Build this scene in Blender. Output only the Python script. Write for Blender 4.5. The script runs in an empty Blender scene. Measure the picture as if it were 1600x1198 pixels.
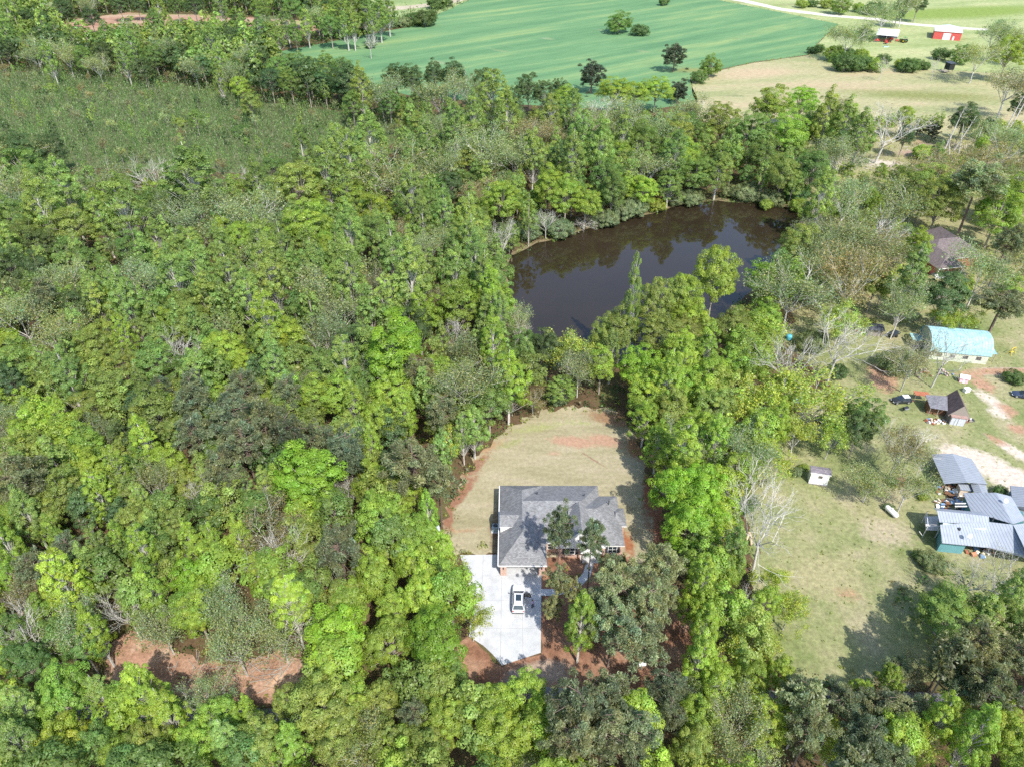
import bpy, math, random
import numpy as np
from mathutils import Vector, Matrix
from mathutils.geometry import delaunay_2d_cdt, tessellate_polygon

# ------------------------------------------------------------------ camera, sky, sun, exposure
SC = bpy.context.scene
COL = SC.collection
CAM_H, FOC, PITCH = 90.0, 1109.0, math.radians(36.5)     # metres, focal length in photo pixels (photo 1600 wide)
cam_d = bpy.data.cameras.new('camera'); cam = bpy.data.objects.new('camera', cam_d); COL.objects.link(cam)
cam_d.sensor_width = 36.0; cam_d.sensor_fit = 'HORIZONTAL'; cam_d.lens = 36.0 * FOC / 1600.0
cam_d.clip_start = 0.5; cam_d.clip_end = 9000
cam.location = (0, 0, CAM_H); cam.rotation_euler = (math.radians(90) - PITCH, 0, 0)
SC.camera = cam

SUN_DIR = Vector((0.37, -0.75, 1.0)).normalized()         # from the ground towards the sun
elev = math.asin(SUN_DIR.z); azim = math.atan2(SUN_DIR.x, SUN_DIR.y)
w = bpy.data.worlds.new('World'); SC.world = w; w.use_nodes = True
nt = w.node_tree; nt.nodes.clear()
sky = nt.nodes.new('ShaderNodeTexSky'); sky.sky_type = 'NISHITA'; sky.sun_disc = False
sky.sun_elevation = elev; sky.sun_rotation = azim; sky.air_density = 1.0; sky.dust_density = 1.0
bgn = nt.nodes.new('ShaderNodeBackground'); bgn.inputs[1].default_value = 0.15
out = nt.nodes.new('ShaderNodeOutputWorld')
nt.links.new(sky.outputs[0], bgn.inputs[0]); nt.links.new(bgn.outputs[0], out.inputs[0])
sd = bpy.data.lights.new('sun', 'SUN'); sd.energy = 3.3; sd.angle = math.radians(0.5); sd.color = (1.0, 0.95, 0.87)
sun = bpy.data.objects.new('sun', sd); COL.objects.link(sun); sun.location = (40, -80, 200)
sun.rotation_euler = SUN_DIR.to_track_quat('Z', 'Y').to_euler()
SC.view_settings.view_transform = 'Standard'; SC.view_settings.look = 'None'
SC.view_settings.gamma = 1.0; SC.view_settings.exposure = 1.15
SC.cycles.max_bounces = 5; SC.cycles.diffuse_bounces = 3; SC.cycles.glossy_bounces = 2
SC.cycles.transmission_bounces = 3; SC.cycles.transparent_max_bounces = 4
SC.cycles.use_denoising = False

# ------------------------------------------------------------------ photo pixel -> place on the ground
_cp, _sp = math.cos(PITCH), math.sin(PITCH)
def G(px, py, z=0.0):
    u = (px - 800) / FOC; v = (599 - py) / FOC
    t = (CAM_H - z) / (_sp - v * _cp)
    return (u * t, (_cp + v * _sp) * t)
def PX(x, y, z=0.0):
    z = z - CAM_H; zc = y * _cp - z * _sp; yc = y * _sp + z * _cp
    return (800 + FOC * x / zc, 599 - FOC * yc / zc, FOC / zc)
def inpoly(px, py, poly):
    x = np.asarray(px, float); y = np.asarray(py, float); r = np.zeros(x.shape, bool); n = len(poly); j = n - 1
    for i in range(n):
        xi, yi = poly[i]; xj, yj = poly[j]
        if yi != yj:
            r ^= ((yi > y) != (yj > y)) & (x < (xj - xi) * (y - yi) / (yj - yi) + xi)
        j = i
    return r

# ------------------------------------------------------------------ tagging and mesh helpers
def tag(o, label=None, cat=None, group=None, kind=None):
    if label: o['label'] = label
    if cat: o['category'] = cat
    if group: o['group'] = group
    if kind: o['kind'] = kind
    return o
def empty(name, loc=(0, 0, 0), rz=0.0, label=None, cat=None, group=None, scale=None):
    o = bpy.data.objects.new(name, None); COL.objects.link(o); o.location = loc; o.rotation_euler = (0, 0, rz)
    if scale: o.scale = scale
    return tag(o, label, cat, group)
class MB:
    """collects polygons for one mesh"""
    def __init__(s): s.v = []; s.f = []; s.m = []
    def poly(s, pts, m=0):
        b = len(s.v); s.v += [tuple(p) for p in pts]; s.f.append(list(range(b, b + len(pts)))); s.m.append(m); return s
    def box(s, x0, x1, y0, y1, z0, z1, m=0):
        p = [(x0,y0,z0),(x1,y0,z0),(x1,y1,z0),(x0,y1,z0),(x0,y0,z1),(x1,y0,z1),(x1,y1,z1),(x0,y1,z1)]
        b = len(s.v); s.v += p
        for q in ((0,3,2,1),(4,5,6,7),(0,1,5,4),(1,2,6,5),(2,3,7,6),(3,0,4,7)): s.f.append([b+i for i in q]); s.m.append(m)
        return s
    def obox(s, c, size, rz=0, m=0, rx=0, ry=0):
        M = Matrix.Translation(c) @ Matrix.Rotation(rz,4,'Z') @ Matrix.Rotation(ry,4,'Y') @ Matrix.Rotation(rx,4,'X')
        k = MB(); a,b_,c_ = [q/2 for q in size]; k.box(-a,a,-b_,b_,-c_,c_)
        b = len(s.v); s.v += [tuple(M @ Vector(p)) for p in k.v]; s.f += [[b+i for i in f] for f in k.f]; s.m += [m]*len(k.f); return s
    def tube(s, p0, p1, r0, r1=None, n=8, m=0, cap=True):
        r1 = r0 if r1 is None else r1; p0 = Vector(p0); p1 = Vector(p1); d = (p1-p0).normalized()
        a = d.cross(Vector((0,0,1)) if abs(d.z) < .9 else Vector((1,0,0))).normalized(); c = d.cross(a); b = len(s.v)
        for p, r in ((p0,r0),(p1,r1)):
            for i in range(n):
                t = 2*math.pi*i/n; s.v.append(tuple(p + (a*math.cos(t)+c*math.sin(t))*r))
        for i in range(n):
            j = (i+1) % n; s.f.append([b+i,b+j,b+n+j,b+n+i]); s.m.append(m)
        if cap: s.f.append([b+i for i in range(n)][::-1]); s.f.append([b+n+i for i in range(n)]); s.m += [m,m]
        return s
    def loft(s, rings, m=0, caps=True):
        b = len(s.v); n = len(rings[0])
        for r in rings: s.v += [tuple(p) for p in r]
        for k in range(len(rings)-1):
            for i in range(n):
                j = (i+1) % n; s.f.append([b+k*n+i, b+k*n+j, b+(k+1)*n+j, b+(k+1)*n+i]); s.m.append(m)
        if caps:
            s.f.append([b+i for i in range(n)][::-1]); s.f.append([b+(len(rings)-1)*n+i for i in range(n)]); s.m += [m,m]
        return s
    def ball(s, c, r, n=8, m=0):
        rx, ry, rz = r if isinstance(r, (tuple, list)) else (r, r, r); rings = []
        for k in range(1, n//2+1):
            t = math.pi*(k-.5)/(n//2+0.0) - math.pi/2 if False else math.pi*k/(n//2+1) - math.pi/2
            rings.append([(c[0]+rx*math.cos(t)*math.cos(2*math.pi*i/n), c[1]+ry*math.cos(t)*math.sin(2*math.pi*i/n), c[2]+rz*math.sin(t)) for i in range(n)])
        return s.loft(rings, m)
    def build(s, name, mats, parent=None, smooth=False, bevel=0, loc=None):
        me = bpy.data.meshes.new(name); me.from_pydata(s.v, [], s.f)
        if not isinstance(mats, (list, tuple)): mats = [mats]
        for q in mats: me.materials.append(q)
        if len(mats) > 1: me.polygons.foreach_set('material_index', s.m)
        if smooth: me.polygons.foreach_set('use_smooth', [True]*len(s.f))
        me.update(); o = bpy.data.objects.new(name, me); COL.objects.link(o)
        if parent is not None: o.parent = parent
        if loc: o.location = loc
        if bevel:
            b = o.modifiers.new('bevel', 'BEVEL'); b.width = bevel; b.segments = 2; b.limit_method = 'ANGLE'
        return o

# ------------------------------------------------------------------ materials
def newmat(name):
    m = bpy.data.materials.new(name); m.use_nodes = True; t = m.node_tree
    return m, t, t.nodes['Principled BSDF']
def rgba(c): return (c[0], c[1], c[2], 1)
def noise(t, scale, detail=4, rough=.6, vec=None, stretch=None, rot=0):
    n = t.nodes.new('ShaderNodeTexNoise'); n.inputs['Scale'].default_value = scale; n.inputs['Detail'].default_value = detail
    n.inputs['Roughness'].default_value = rough
    g = t.nodes.new('ShaderNodeTexCoord'); mp = t.nodes.new('ShaderNodeMapping')
    if rot: mp.vector_type = 'TEXTURE'; stretch = tuple(1/q for q in (stretch or (1,1,1)))
    if stretch: mp.inputs['Scale'].default_value = stretch
    mp.inputs['Rotation'].default_value = (0, 0, rot)
    t.links.new(g.outputs['Object'], mp.inputs[0]); t.links.new(mp.outputs[0], n.inputs['Vector']); return n.outputs['Fac']
def ramp(t, fac, stops):
    r = t.nodes.new('ShaderNodeValToRGB'); e = r.color_ramp.elements
    while len(e) < len(stops): e.new(.5)
    for q, (p, c) in zip(e, stops): q.position = p; q.color = rgba(c)
    t.links.new(fac, r.inputs[0]); return r.outputs[0]
def mixc(t, a, b, fac, mode='MIX'):
    n = t.nodes.new('ShaderNodeMix'); n.data_type = 'RGBA'; n.blend_type = mode
    for val, i in ((a, 6), (b, 7), (fac, 0)):
        if isinstance(val, bpy.types.NodeSocket): t.links.new(val, n.inputs[i])
        else: n.inputs[i].default_value = rgba(val) if isinstance(val, tuple) else val
    return n.outputs[2]
def bump(t, p, fac, strength, dist=.05):
    b = t.nodes.new('ShaderNodeBump'); b.inputs['Strength'].default_value = strength; b.inputs['Distance'].default_value = dist
    t.links.new(fac, b.inputs['Height']); t.links.new(b.outputs[0], p.inputs['Normal'])
def mat(name, c, rough=.6, var=.15, scale=3, metal=0, spec=.3, coat=0):
    m, t, p = newmat(name)
    n = noise(t, scale, 5)
    a = tuple(x*(1-var) for x in c); b = tuple(min(1, x*(1+var)) for x in c)
    t.links.new(ramp(t, n, [(.3, a), (.7, b)]), p.inputs['Base Color'])
    p.inputs['Roughness'].default_value = rough; p.inputs['Metallic'].default_value = metal
    p.inputs['Specular IOR Level'].default_value = spec; p.inputs['Coat Weight'].default_value = coat
    return m
def glass(name, c=(.02, .03, .04)):
    m, t, p = newmat(name); n = noise(t, 1.5, 2)
    t.links.new(ramp(t, n, [(.3, c), (.7, tuple(x*1.6 for x in c))]), p.inputs['Base Color'])
    p.inputs['Roughness'].default_value = .05; p.inputs['Specular IOR Level'].default_value = .8; return m
def stripes(name, c, dark, freq, axis=0, rough=.4, metal=0.0, duty=.12, var=.12, rot=0):
    """ribbed sheet metal, boards or shingle courses: thin dark lines across one axis plus weathering"""
    m, t, p = newmat(name); g = t.nodes.new('ShaderNodeTexCoord'); s = t.nodes.new('ShaderNodeSeparateXYZ')
    t.links.new(g.outputs['Object'], s.inputs[0])
    mu = t.nodes.new('ShaderNodeMath'); mu.operation = 'MULTIPLY'; mu.inputs[1].default_value = freq; t.links.new(s.outputs[axis], mu.inputs[0])
    fr = t.nodes.new('ShaderNodeMath'); fr.operation = 'FRACT'; t.links.new(mu.outputs[0], fr.inputs[0])
    r = ramp(t, fr.outputs[0], [(0, (1,1,1)), (duty, (1,1,1)), (duty+.02, (0,0,0)), (1, (0,0,0))])
    n = noise(t, 1.2, 6, .7); base = ramp(t, n, [(.3, tuple(x*(1-var) for x in c)), (.7, tuple(min(1,x*(1+var)) for x in c))])
    t.links.new(mixc(t, base, dark, r), p.inputs['Base Color'])
    p.inputs['Roughness'].default_value = rough; p.inputs['Metallic'].default_value = metal; p.inputs['Specular IOR Level'].default_value = .2
    bump(t, p, r, .4, .03); return m

def foliage_mat():
    m = bpy.data.materials.new('leaf'); m.use_nodes = True; t = m.node_tree; t.nodes.clear()
    a = t.nodes.new('ShaderNodeAttribute'); a.attribute_name = 'tone'
    oi = t.nodes.new('ShaderNodeObjectInfo')
    c = mixc(t, a.outputs['Color'], oi.outputs['Color'], 1.0, 'MULTIPLY')
    d = t.nodes.new('ShaderNodeBsdfDiffuse'); tr = t.nodes.new('ShaderNodeBsdfTranslucent')
    g = t.nodes.new('ShaderNodeBsdfGlossy'); g.inputs['Roughness'].default_value = .45; g.inputs['Color'].default_value = (.5,.5,.5,1)
    t.links.new(c, d.inputs[0])
    c2 = mixc(t, c, (1.25, 1.35, .6), 1.0, 'MULTIPLY'); t.links.new(c2, tr.inputs[0])
    m1 = t.nodes.new('ShaderNodeMixShader'); m1.inputs[0].default_value = .5
    t.links.new(d.outputs[0], m1.inputs[1]); t.links.new(tr.outputs[0], m1.inputs[2])
    m2 = t.nodes.new('ShaderNodeMixShader'); m2.inputs[0].default_value = .04
    t.links.new(m1.outputs[0], m2.inputs[1]); t.links.new(g.outputs[0], m2.inputs[2])
    o = t.nodes.new('ShaderNodeOutputMaterial'); t.links.new(m2.outputs[0], o.inputs[0]); return m
LEAF = foliage_mat()
BARK = mat('bark', (.30, .27, .23), .9, .35, 6)
BARK_PALE = mat('pale_bark', (.45, .43, .39), .9, .3, 6)
BARK_PINE = mat('pine_bark', (.15, .11, .09), .9, .35, 6)
# ------------------------------------------------------------------ ground sheets
GK = {'young_wheat': .82, 'forest_floor_litter': .8, 'cutover_soil': .75, 'new_turf': .68, 'asphalt': .8, 'gravel': .8, 'bank_mud': .8}
def ground_mat(name, cols, scale, streak=None, fine=1.6, rot=0, bumpy=.5, contrast=(.35, .65), rough=.95, finec=(.66, 1.34)):
    """cols: dark, mid, light; the vertex attribute 'wear' holds worn spots painted by position (bare soil, tyre tracks)"""
    m, t, p = newmat(name); cols = [tuple(v*GK.get(name, .74) for v in c) for c in cols]
    n = noise(t, scale, 6, .62, stretch=streak, rot=rot)
    mid = (contrast[0] + contrast[1]) / 2
    base = ramp(t, n, [(contrast[0], cols[0]), (mid, cols[1]), (contrast[1], cols[2])])
    f = noise(t, fine, 5, .75, stretch=streak if streak and fine < 1 else None, rot=rot)
    fr = ramp(t, f, [(.3, (finec[0],)*3), (.7, (finec[1],)*3)])
    f2 = noise(t, fine*5.5, 4, .8); fr = mixc(t, fr, ramp(t, f2, [(.3, (.8,)*3), (.7, (1.2,)*3)]), 1.0, 'MULTIPLY')
    a = t.nodes.new('ShaderNodeAttribute'); a.attribute_name = 'wear'
    # ragged edge for the worn areas
    n2 = noise(t, .9, 5, .7)
    ad = t.nodes.new('ShaderNodeMath'); ad.operation = 'ADD'; t.links.new(a.outputs['Alpha'], ad.inputs[0]); t.links.new(n2, ad.inputs[1])
    th = t.nodes.new('ShaderNodeMapRange'); th.inputs[1].default_value = .85; th.inputs[2].default_value = 1.2; t.links.new(ad.outputs[0], th.inputs[0])
    c = mixc(t, base, a.outputs['Color'], th.outputs[0]); c = mixc(t, c, fr, 1.0, 'MULTIPLY')
    t.links.new(c, p.inputs['Base Color']); p.inputs['Roughness'].default_value = rough; p.inputs['Specular IOR Level'].default_value = .1
    bump(t, p, f, bumpy, .12); return m
def sheet(name, poly, z, material, step, spots=(), jitter=0.5, world=False, seed=1):
    """one ground sheet: polygon given in photo pixels (or metres), triangulated with inner points; spots are (px, py, rx_m, ry_m, rot_deg, colour, strength)"""
    rng = random.Random(seed); W = [Vector(p) if world else Vector(G(*p)) for p in poly]
    ring = []
    for i, a in enumerate(W):
        b = W[(i+1) % len(W)]; L = (b-a).length; n = max(1, int(L/step)); nrm = Vector((-(b-a).y, (b-a).x))/max(L, .01)
        for k in range(n): ring.append(a.lerp(b, k/n) + nrm*rng.uniform(-jitter, jitter)*(1 if k else .4))
    xs = [p.x for p in ring]; ys = [p.y for p in ring]
    gx = np.arange(min(xs)+step*.5, max(xs), step); gy = np.arange(min(ys)+step*.5, max(ys), step)
    X, Y = np.meshgrid(gx, gy); X = X.ravel(); Y = Y.ravel()
    inside = inpoly(X, Y, [(p.x, p.y) for p in ring]); X = X[inside]; Y = Y[inside]
    R = np.array([(p.x, p.y) for p in ring]);
    if len(X):
        keep = np.ones(len(X), bool)
        for r in R: keep &= ((X-r[0])**2 + (Y-r[1])**2) > (step*.4)**2
        X = X[keep]; Y = Y[keep]
    pts = [Vector(p) for p in ring] + [Vector(p) for p in zip(X, Y)]
    vs, _, fs, *_ = delaunay_2d_cdt(pts, [], [list(range(len(ring)))], 1, 1e-4)
    me = bpy.data.meshes.new(name); me.from_pydata([(v.x, v.y, z) for v in vs], [], [list(f) for f in fs]); me.materials.append(material)
    P = np.array([(v.x, v.y) for v in vs]); C = np.zeros((len(P), 4)); C[:, :3] = .3
    for (sx, sy, rx, ry, rot, c, st) in spots:
        cx, cy = G(sx, sy); a = math.radians(rot); dx = P[:,0]-cx; dy = P[:,1]-cy
        u = (dx*math.cos(a)+dy*math.sin(a))/rx; v = (-dx*math.sin(a)+dy*math.cos(a))/ry
        k = np.clip(1.25-np.sqrt(u*u+v*v), 0, 1)*st; bt = k > C[:,3]
        C[bt,:3] = np.array(c)*.74; C[bt,3] = k[bt]
    at = me.attributes.new('wear', 'FLOAT_COLOR', 'POINT'); at.data.foreach_set('color', C.ravel())
    # every face must look up
    me.update()
    if len(me.polygons) and me.polygons[0].normal.z < 0: me.flip_normals()
    o = bpy.data.objects.new(name, me); COL.objects.link(o); o['kind'] = 'structure'; return o

RED, CLAY, TAN, PALE, GRASS, MOSS = (.27,.13,.08), (.42,.26,.17), (.38,.32,.21), (.60,.52,.43), (.16,.19,.05), (.24,.28,.05)
FLOOR_M = ground_mat('forest_floor_litter', [(.06,.05,.025), (.13,.085,.05), (.12,.12,.045)], .12, fine=2.2)
FIELD = [(400,88),(640,42),(690,20),(760,-12),(1060,-12),(1130,2),(1222,20),(1310,38),(1285,60),(1262,86),(1180,97),(1120,110),(1078,122),(1090,160),(1000,175),(760,160),(640,150),(540,120)]
YARD_FAR = [(1040,-30),(1700,-30),(1760,130),(1600,118),(1500,112),(1400,108),(1300,102),(1262,88),(1285,62),(1310,39),(1222,21),(1130,3),(1060,-12)]
PASTURE = [(1085,155),(1078,124),(1120,111),(1180,98),(1262,87),(1300,101),(1400,107),(1500,111),(1600,117),(1780,128),(1820,230),(1500,215),(1240,200),(1130,195),(1100,190)]
LAWN = [(700,868),(692,835),(697,800),(722,752),(750,705),(790,668),(832,648),(880,636),(960,640),(985,668),(1010,720),(1030,780),(1045,860),(1045,905),(990,905),(978,868),(850,900),(846,866),(785,868)]
CLAYYARD = [(846,903),(850,870),(985,868),(1000,905),(1045,905),(1075,930),(1095,1010),(1080,1075),(1000,1095),(900,1085),(845,1070),(760,1080),(700,1050),(715,1005),(733,993),(784,1040),(845,1022)]
DRIVE = [(719,867),(786,866),(786,886),(852,886),(846,903),(845,1019),(784,1039),(770,1022),(755,1008),(733,994),(738,930)]
NYARD = [(1188,1000),(1175,900),(1165,800),(1175,740),(1210,700),(1235,650),(1300,600),(1215,525),(1250,495),(1330,503),(1420,505),(1440,490),(1560,488),(1700,470),(1800,900),(1560,905),(1470,880),(1400,930),(1450,985),(1480,1030),(1400,1060),(1300,1066),(1230,1062)]
BRUSH = [(1245,335),(1265,300),(1235,240),(1280,190),(1420,185),(1700,200),(1760,520),(1600,490),(1430,505),(1300,505),(1240,500),(1225,430)]
CUTOVER = [(-200,125),(60,112),(200,122),(300,135),(420,160),(560,178),(640,205),(600,235),(520,258),(400,272),(250,265),(100,262),(-200,275)]
REDFIELD = [(90,44),(120,30),(200,20),(330,24),(500,34),(500,50),(430,44),(290,38),(200,44),(150,52),(95,50)]
CLEARING = [(165,1062),(172,1005),(200,985),(250,1000),(320,1035),(400,1030),(440,1010),(470,1030),(495,1055),(492,1085),(450,1100),(360,1092),(280,1085),(200,1075)]
POND = [(790,430),(800,400),(838,380),(880,372),(925,355),(1000,338),(1060,322),(1120,314),(1180,318),(1235,325),(1262,338),(1245,352),(1228,370),(1215,400),(1190,440),(1120,500),(1000,560),(930,575),(870,572),(835,545),(815,500),(797,465)]
ground = sheet('ground', [(-1500,-200),(1500,-200),(1500,2600),(-1500,2600)], 0, FLOOR_M, 60, world=True, jitter=0)
field = sheet('crop_field', FIELD, .012, ground_mat('young_wheat', [(.095,.205,.095), (.135,.255,.115), (.23,.32,.13)], .035, streak=(.22,1.9,1), rot=math.radians(36), fine=.35, bumpy=.2, contrast=(.36,.68), finec=(.86,1.14)), 9,
    spots=[(700,95,90,2,38,(.26,.31,.12),.75),(860,60,120,2,36,(.24,.31,.13),.7),(960,90,60,1.6,40,(.25,.30,.12),.75),(1150,60,60,5,36,(.20,.27,.10),.6),(560,75,70,3,30,(.2,.28,.12),.6),(1200,50,40,4,36,(.2,.27,.11),.6),(1080,110,20,10,10,(.25,.27,.1),.8)])
far_yard = sheet('farm_grass', YARD_FAR, .008, ground_mat('farm_turf', [(.27,.33,.13), (.35,.40,.18), (.43,.44,.22)], .03, streak=(.6,1.6,1), rot=.2, fine=.5, bumpy=.2), 12,
    spots=[(1500,20,120,30,15,(.22,.30,.07),.9),(1240,8,150,6,-20,(.30,.29,.13),.7)])
far_meadow = sheet('far_meadow', [(480,-30),(790,-30),(700,18),(640,41),(600,24),(540,8)], .006, ground_mat('far_turf', [(.22,.30,.12), (.28,.36,.15), (.36,.40,.19)], .03, fine=.5, bumpy=.2), 12)
pasture = sheet('pasture', PASTURE, .012, ground_mat('dry_pasture', [(.30,.32,.15), (.39,.37,.20), (.45,.38,.23)], .035, streak=(.6,1.8,1), rot=.1, fine=.6, bumpy=.3), 7,
    spots=[(1180,115,40,14,15,(.48,.38,.24),.8),(1300,135,60,9,-5,(.46,.37,.23),.7),(1150,150,70,4,20,(.17,.2,.07),.6),(1450,150,60,16,-8,(.22,.24,.08),.7)])
redfield = sheet('ploughed_field', REDFIELD, .012, ground_mat('ploughed_red_soil', [(.36,.20,.14), (.43,.27,.19), (.48,.36,.26)], .03, streak=(.7,2,1), fine=.4, bumpy=.2), 10,
    spots=[(430,36,70,10,5,(.33,.34,.14),.9),(230,22,60,6,0,(.2,.24,.08),.9),(300,33,40,5,10,(.5,.24,.13),.7)])
cutover = sheet('cutover_ground', CUTOVER, .012, ground_mat('cutover_soil', [(.07,.11,.04), (.12,.14,.06), (.13,.18,.07)], .08, fine=1.0), 8)
brushland = sheet('rough_grass', BRUSH, .008, ground_mat('rough_turf', [(.24,.25,.10), (.34,.31,.17), (.31,.34,.12)], .1, fine=1.2), 5,
    spots=[(1370,255,14,6,-10,PALE,.9),(1440,240,16,7,10,(.42,.30,.22),.9),(1250,345,5,5,0,(.5,.28,.2),1.0),(1400,285,10,4,0,MOSS,.9),(1370,315,9,6,0,MOSS,.9),(1345,465,5,3,0,RED,.8),(1520,230,18,6,0,PALE,.7),(1435,222,7,4,0,CLAY,.9)])
NGRASS = NYARD[:14] + [(1800,1010),(1560,1020),(1480,1060),(1400,1075),(1300,1070),(1230,1062)]

nyard = sheet('yard_grass', NGRASS, .012, ground_mat('yard_turf', [(.19,.23,.085), (.28,.29,.135), (.37,.335,.20)], .11, fine=1.3), 1.6,
    spots=[(1380,592,4,7,-20,CLAY,.95),(1372,580,3,4,0,CLAY,.9),(1330,935,3,1.2,0,(.45,.25,.16),.8),(1225,725,4,3,0,TAN,.5),
           (1560,580,14,1.6,4,CLAY,1.0),(1535,600,3,4,10,CLAY,.95),(1548,625,2.5,5,20,PALE,.9),(1560,645,2.5,3,20,PALE,.9),(1572,640,3,3,0,CLAY,.9),(1590,670,3,3,0,CLAY,.8),
           (1520,715,8,4,-25,PALE,1.0),(1560,735,9,4,-30,PALE,1.0),(1600,760,9,4,-35,PALE,1.0),(1500,703,4,1.5,-10,PALE,.9),(1585,705,2,6,25,PALE,.9),(1560,690,1.5,4,20,CLAY,.9),(1470,702,2,1,0,PALE,.8),
           (1385,830,7,5,0,(.41,.36,.24),.8),(1290,900,10,8,0,(.36,.33,.18),.7),(1375,650,4,2,0,TAN,.6),(1500,600,2,1,0,PALE,.6),(1350,545,3,3,0,(.3,.3,.12),.5)])
lawn = sheet('lawn', LAWN, .012, ground_mat('new_turf', [(.34,.305,.18), (.41,.365,.23), (.47,.41,.28)], .16, streak=(.4,1.8,1), fine=1.4, bumpy=.25, finec=(.78,1.22)), 1.0, jitter=1.0,
    spots=[(898,690,6.5,2.2,-8,(.44,.28,.19),.95),(945,688,5,2.4,-15,(.44,.28,.19),.9),(866,708,3,1.4,0,(.44,.29,.20),.6),(905,706,9,.35,-42,RED,.8),
           (840,668,9,2.2,14,(.34,.36,.15),.62),(900,660,7,1.3,-4,(.33,.35,.15),.6),(800,692,5,1.6,35,(.30,.32,.13),.62),(790,820,9,.5,0,(.4,.25,.14),.6),(730,828,5,.9,10,(.42,.27,.16),.7),
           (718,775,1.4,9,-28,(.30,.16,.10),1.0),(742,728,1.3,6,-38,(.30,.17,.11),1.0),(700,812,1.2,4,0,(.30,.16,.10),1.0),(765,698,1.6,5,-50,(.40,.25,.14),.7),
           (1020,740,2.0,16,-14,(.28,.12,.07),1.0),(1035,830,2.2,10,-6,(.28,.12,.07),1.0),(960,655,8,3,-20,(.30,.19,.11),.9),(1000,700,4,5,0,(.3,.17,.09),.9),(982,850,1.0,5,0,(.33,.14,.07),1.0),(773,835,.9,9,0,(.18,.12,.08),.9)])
clay = sheet('clay_yard', CLAYYARD, .018, ground_mat('red_clay_mulch', [(.20,.10,.06), (.30,.16,.10), (.38,.23,.15)], .22, fine=2.0), 1.2,
    spots=[(850,1050,5,2.5,10,(.40,.30,.23),1.0),(815,1052,4,1.5,20,(.34,.27,.22),1.0),(950,905,6,1.5,0,(.27,.25,.12),.8),(1000,900,5,2,0,(.25,.24,.1),.8),(960,880,4,1.2,0,(.45,.2,.09),.8)])
clearing = sheet('red_clearing', CLEARING, .018, ground_mat('cleared_clay', [(.27,.15,.10), (.40,.24,.16), (.50,.34,.25)], .25, fine=2.0), 1.2,
    spots=[(455,1070,5,2.5,-10,(.60,.40,.27),.9),(210,1040,3,3,0,(.45,.26,.18),.8)])
road = sheet('road', [(-120,1098),(0,1096),(60,1100),(340,1104),(420,1106),(600,1100),(790,1068),(900,1075),(1290,1078),(1720,1088),(1720,1106),(1290,1095),(900,1094),(790,1090),(600,1120),(420,1130),(340,1126),(60,1122),(0,1118),(-120,1120)], .022,
    ground_mat('asphalt', [(.16,.15,.16), (.20,.19,.20), (.25,.24,.25)], .5, fine=6, bumpy=.1), 3, jitter=.1)
lane = sheet('gravel_lane', [(1140,-4),(1160,-1),(1222,13),(1290,22),(1372,29),(1420,36),(1480,41),(1545,45.5),(1545,48.5),(1480,44.5),(1418,39.5),(1370,32.5),(1288,25.5),(1220,17),(1158,3),(1138,0)], .018,
    ground_mat('gravel', [(.55,.50,.43), (.62,.58,.5), (.7,.66,.6)], .2, fine=1), 5, jitter=.2)
track = sheet('dirt_track', [(600,12),(640,9),(690,3),(740,-10),(765,-10),(700,8),(645,14),(600,18)], .018,
    ground_mat('pale_track', [(.38,.34,.22), (.48,.42,.3), (.52,.46,.35)], .1, fine=1), 6, jitter=.6)
def concrete_mat():
    m, t, p = newmat('concrete'); n = noise(t, .5, 6, .7); f = noise(t, 9, 4)
    c = ramp(t, n, [(.25, (.33,.34,.35)), (.7, (.50,.51,.52))]); fr = ramp(t, f, [(.3,(.93,.93,.93)), (.7,(1.05,1.05,1.05))])
    t.links.new(mixc(t, c, fr, 1.0, 'MULTIPLY'), p.inputs['Base Color']); p.inputs['Roughness'].default_value = .85; p.inputs['Specular IOR Level'].default_value = .2
    bump(t, p, f, .1, .01); return m
CONC = concrete_mat()
def slab(name, poly_world, z0, z1, material):
    tri = tessellate_polygon([[Vector((x, y, 0)) for x, y in poly_world]]); mb = MB(); n = len(poly_world)
    mb.v = [(x, y, z1) for x, y in poly_world] + [(x, y, z0) for x, y in poly_world]
    for f in tri: mb.f.append(list(f)); mb.m.append(0)
    for i in range(n): j = (i+1) % n; mb.f.append([i, j, n+j, n+i]); mb.m.append(0)
    return mb.build(name, material)
dw = [G(*p) for p in DRIVE]
drv = tag(slab('driveway', dw, -.05, .07, CONC), kind='structure')
js = MB()   # tooled joints and slab seams, a dark groove strip just proud of the slab
for x in (-4.6, -1.6, 1.55):
    top = 75.2 if x < -1.6 else (71.0 if x > -1.5 else 71.0); bot = {-4.6: 59.6, -1.6: 56.4, 1.55: 57.4}[x]
    js.box(x-.025, x+.025, bot, top, .06, .074)
for y in (61.8, 66.6, 71.2):
    x0 = -6.0 if y > 61 else -5.2; js.box(x0, 4.15, y-.018, y+.018, .06, .0745)
tag(js.build('driveway_joint_surface', mat('joint_grey', (.27,.27,.27), .9, .1)), kind='structure')  # plain grey joint strips
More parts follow.
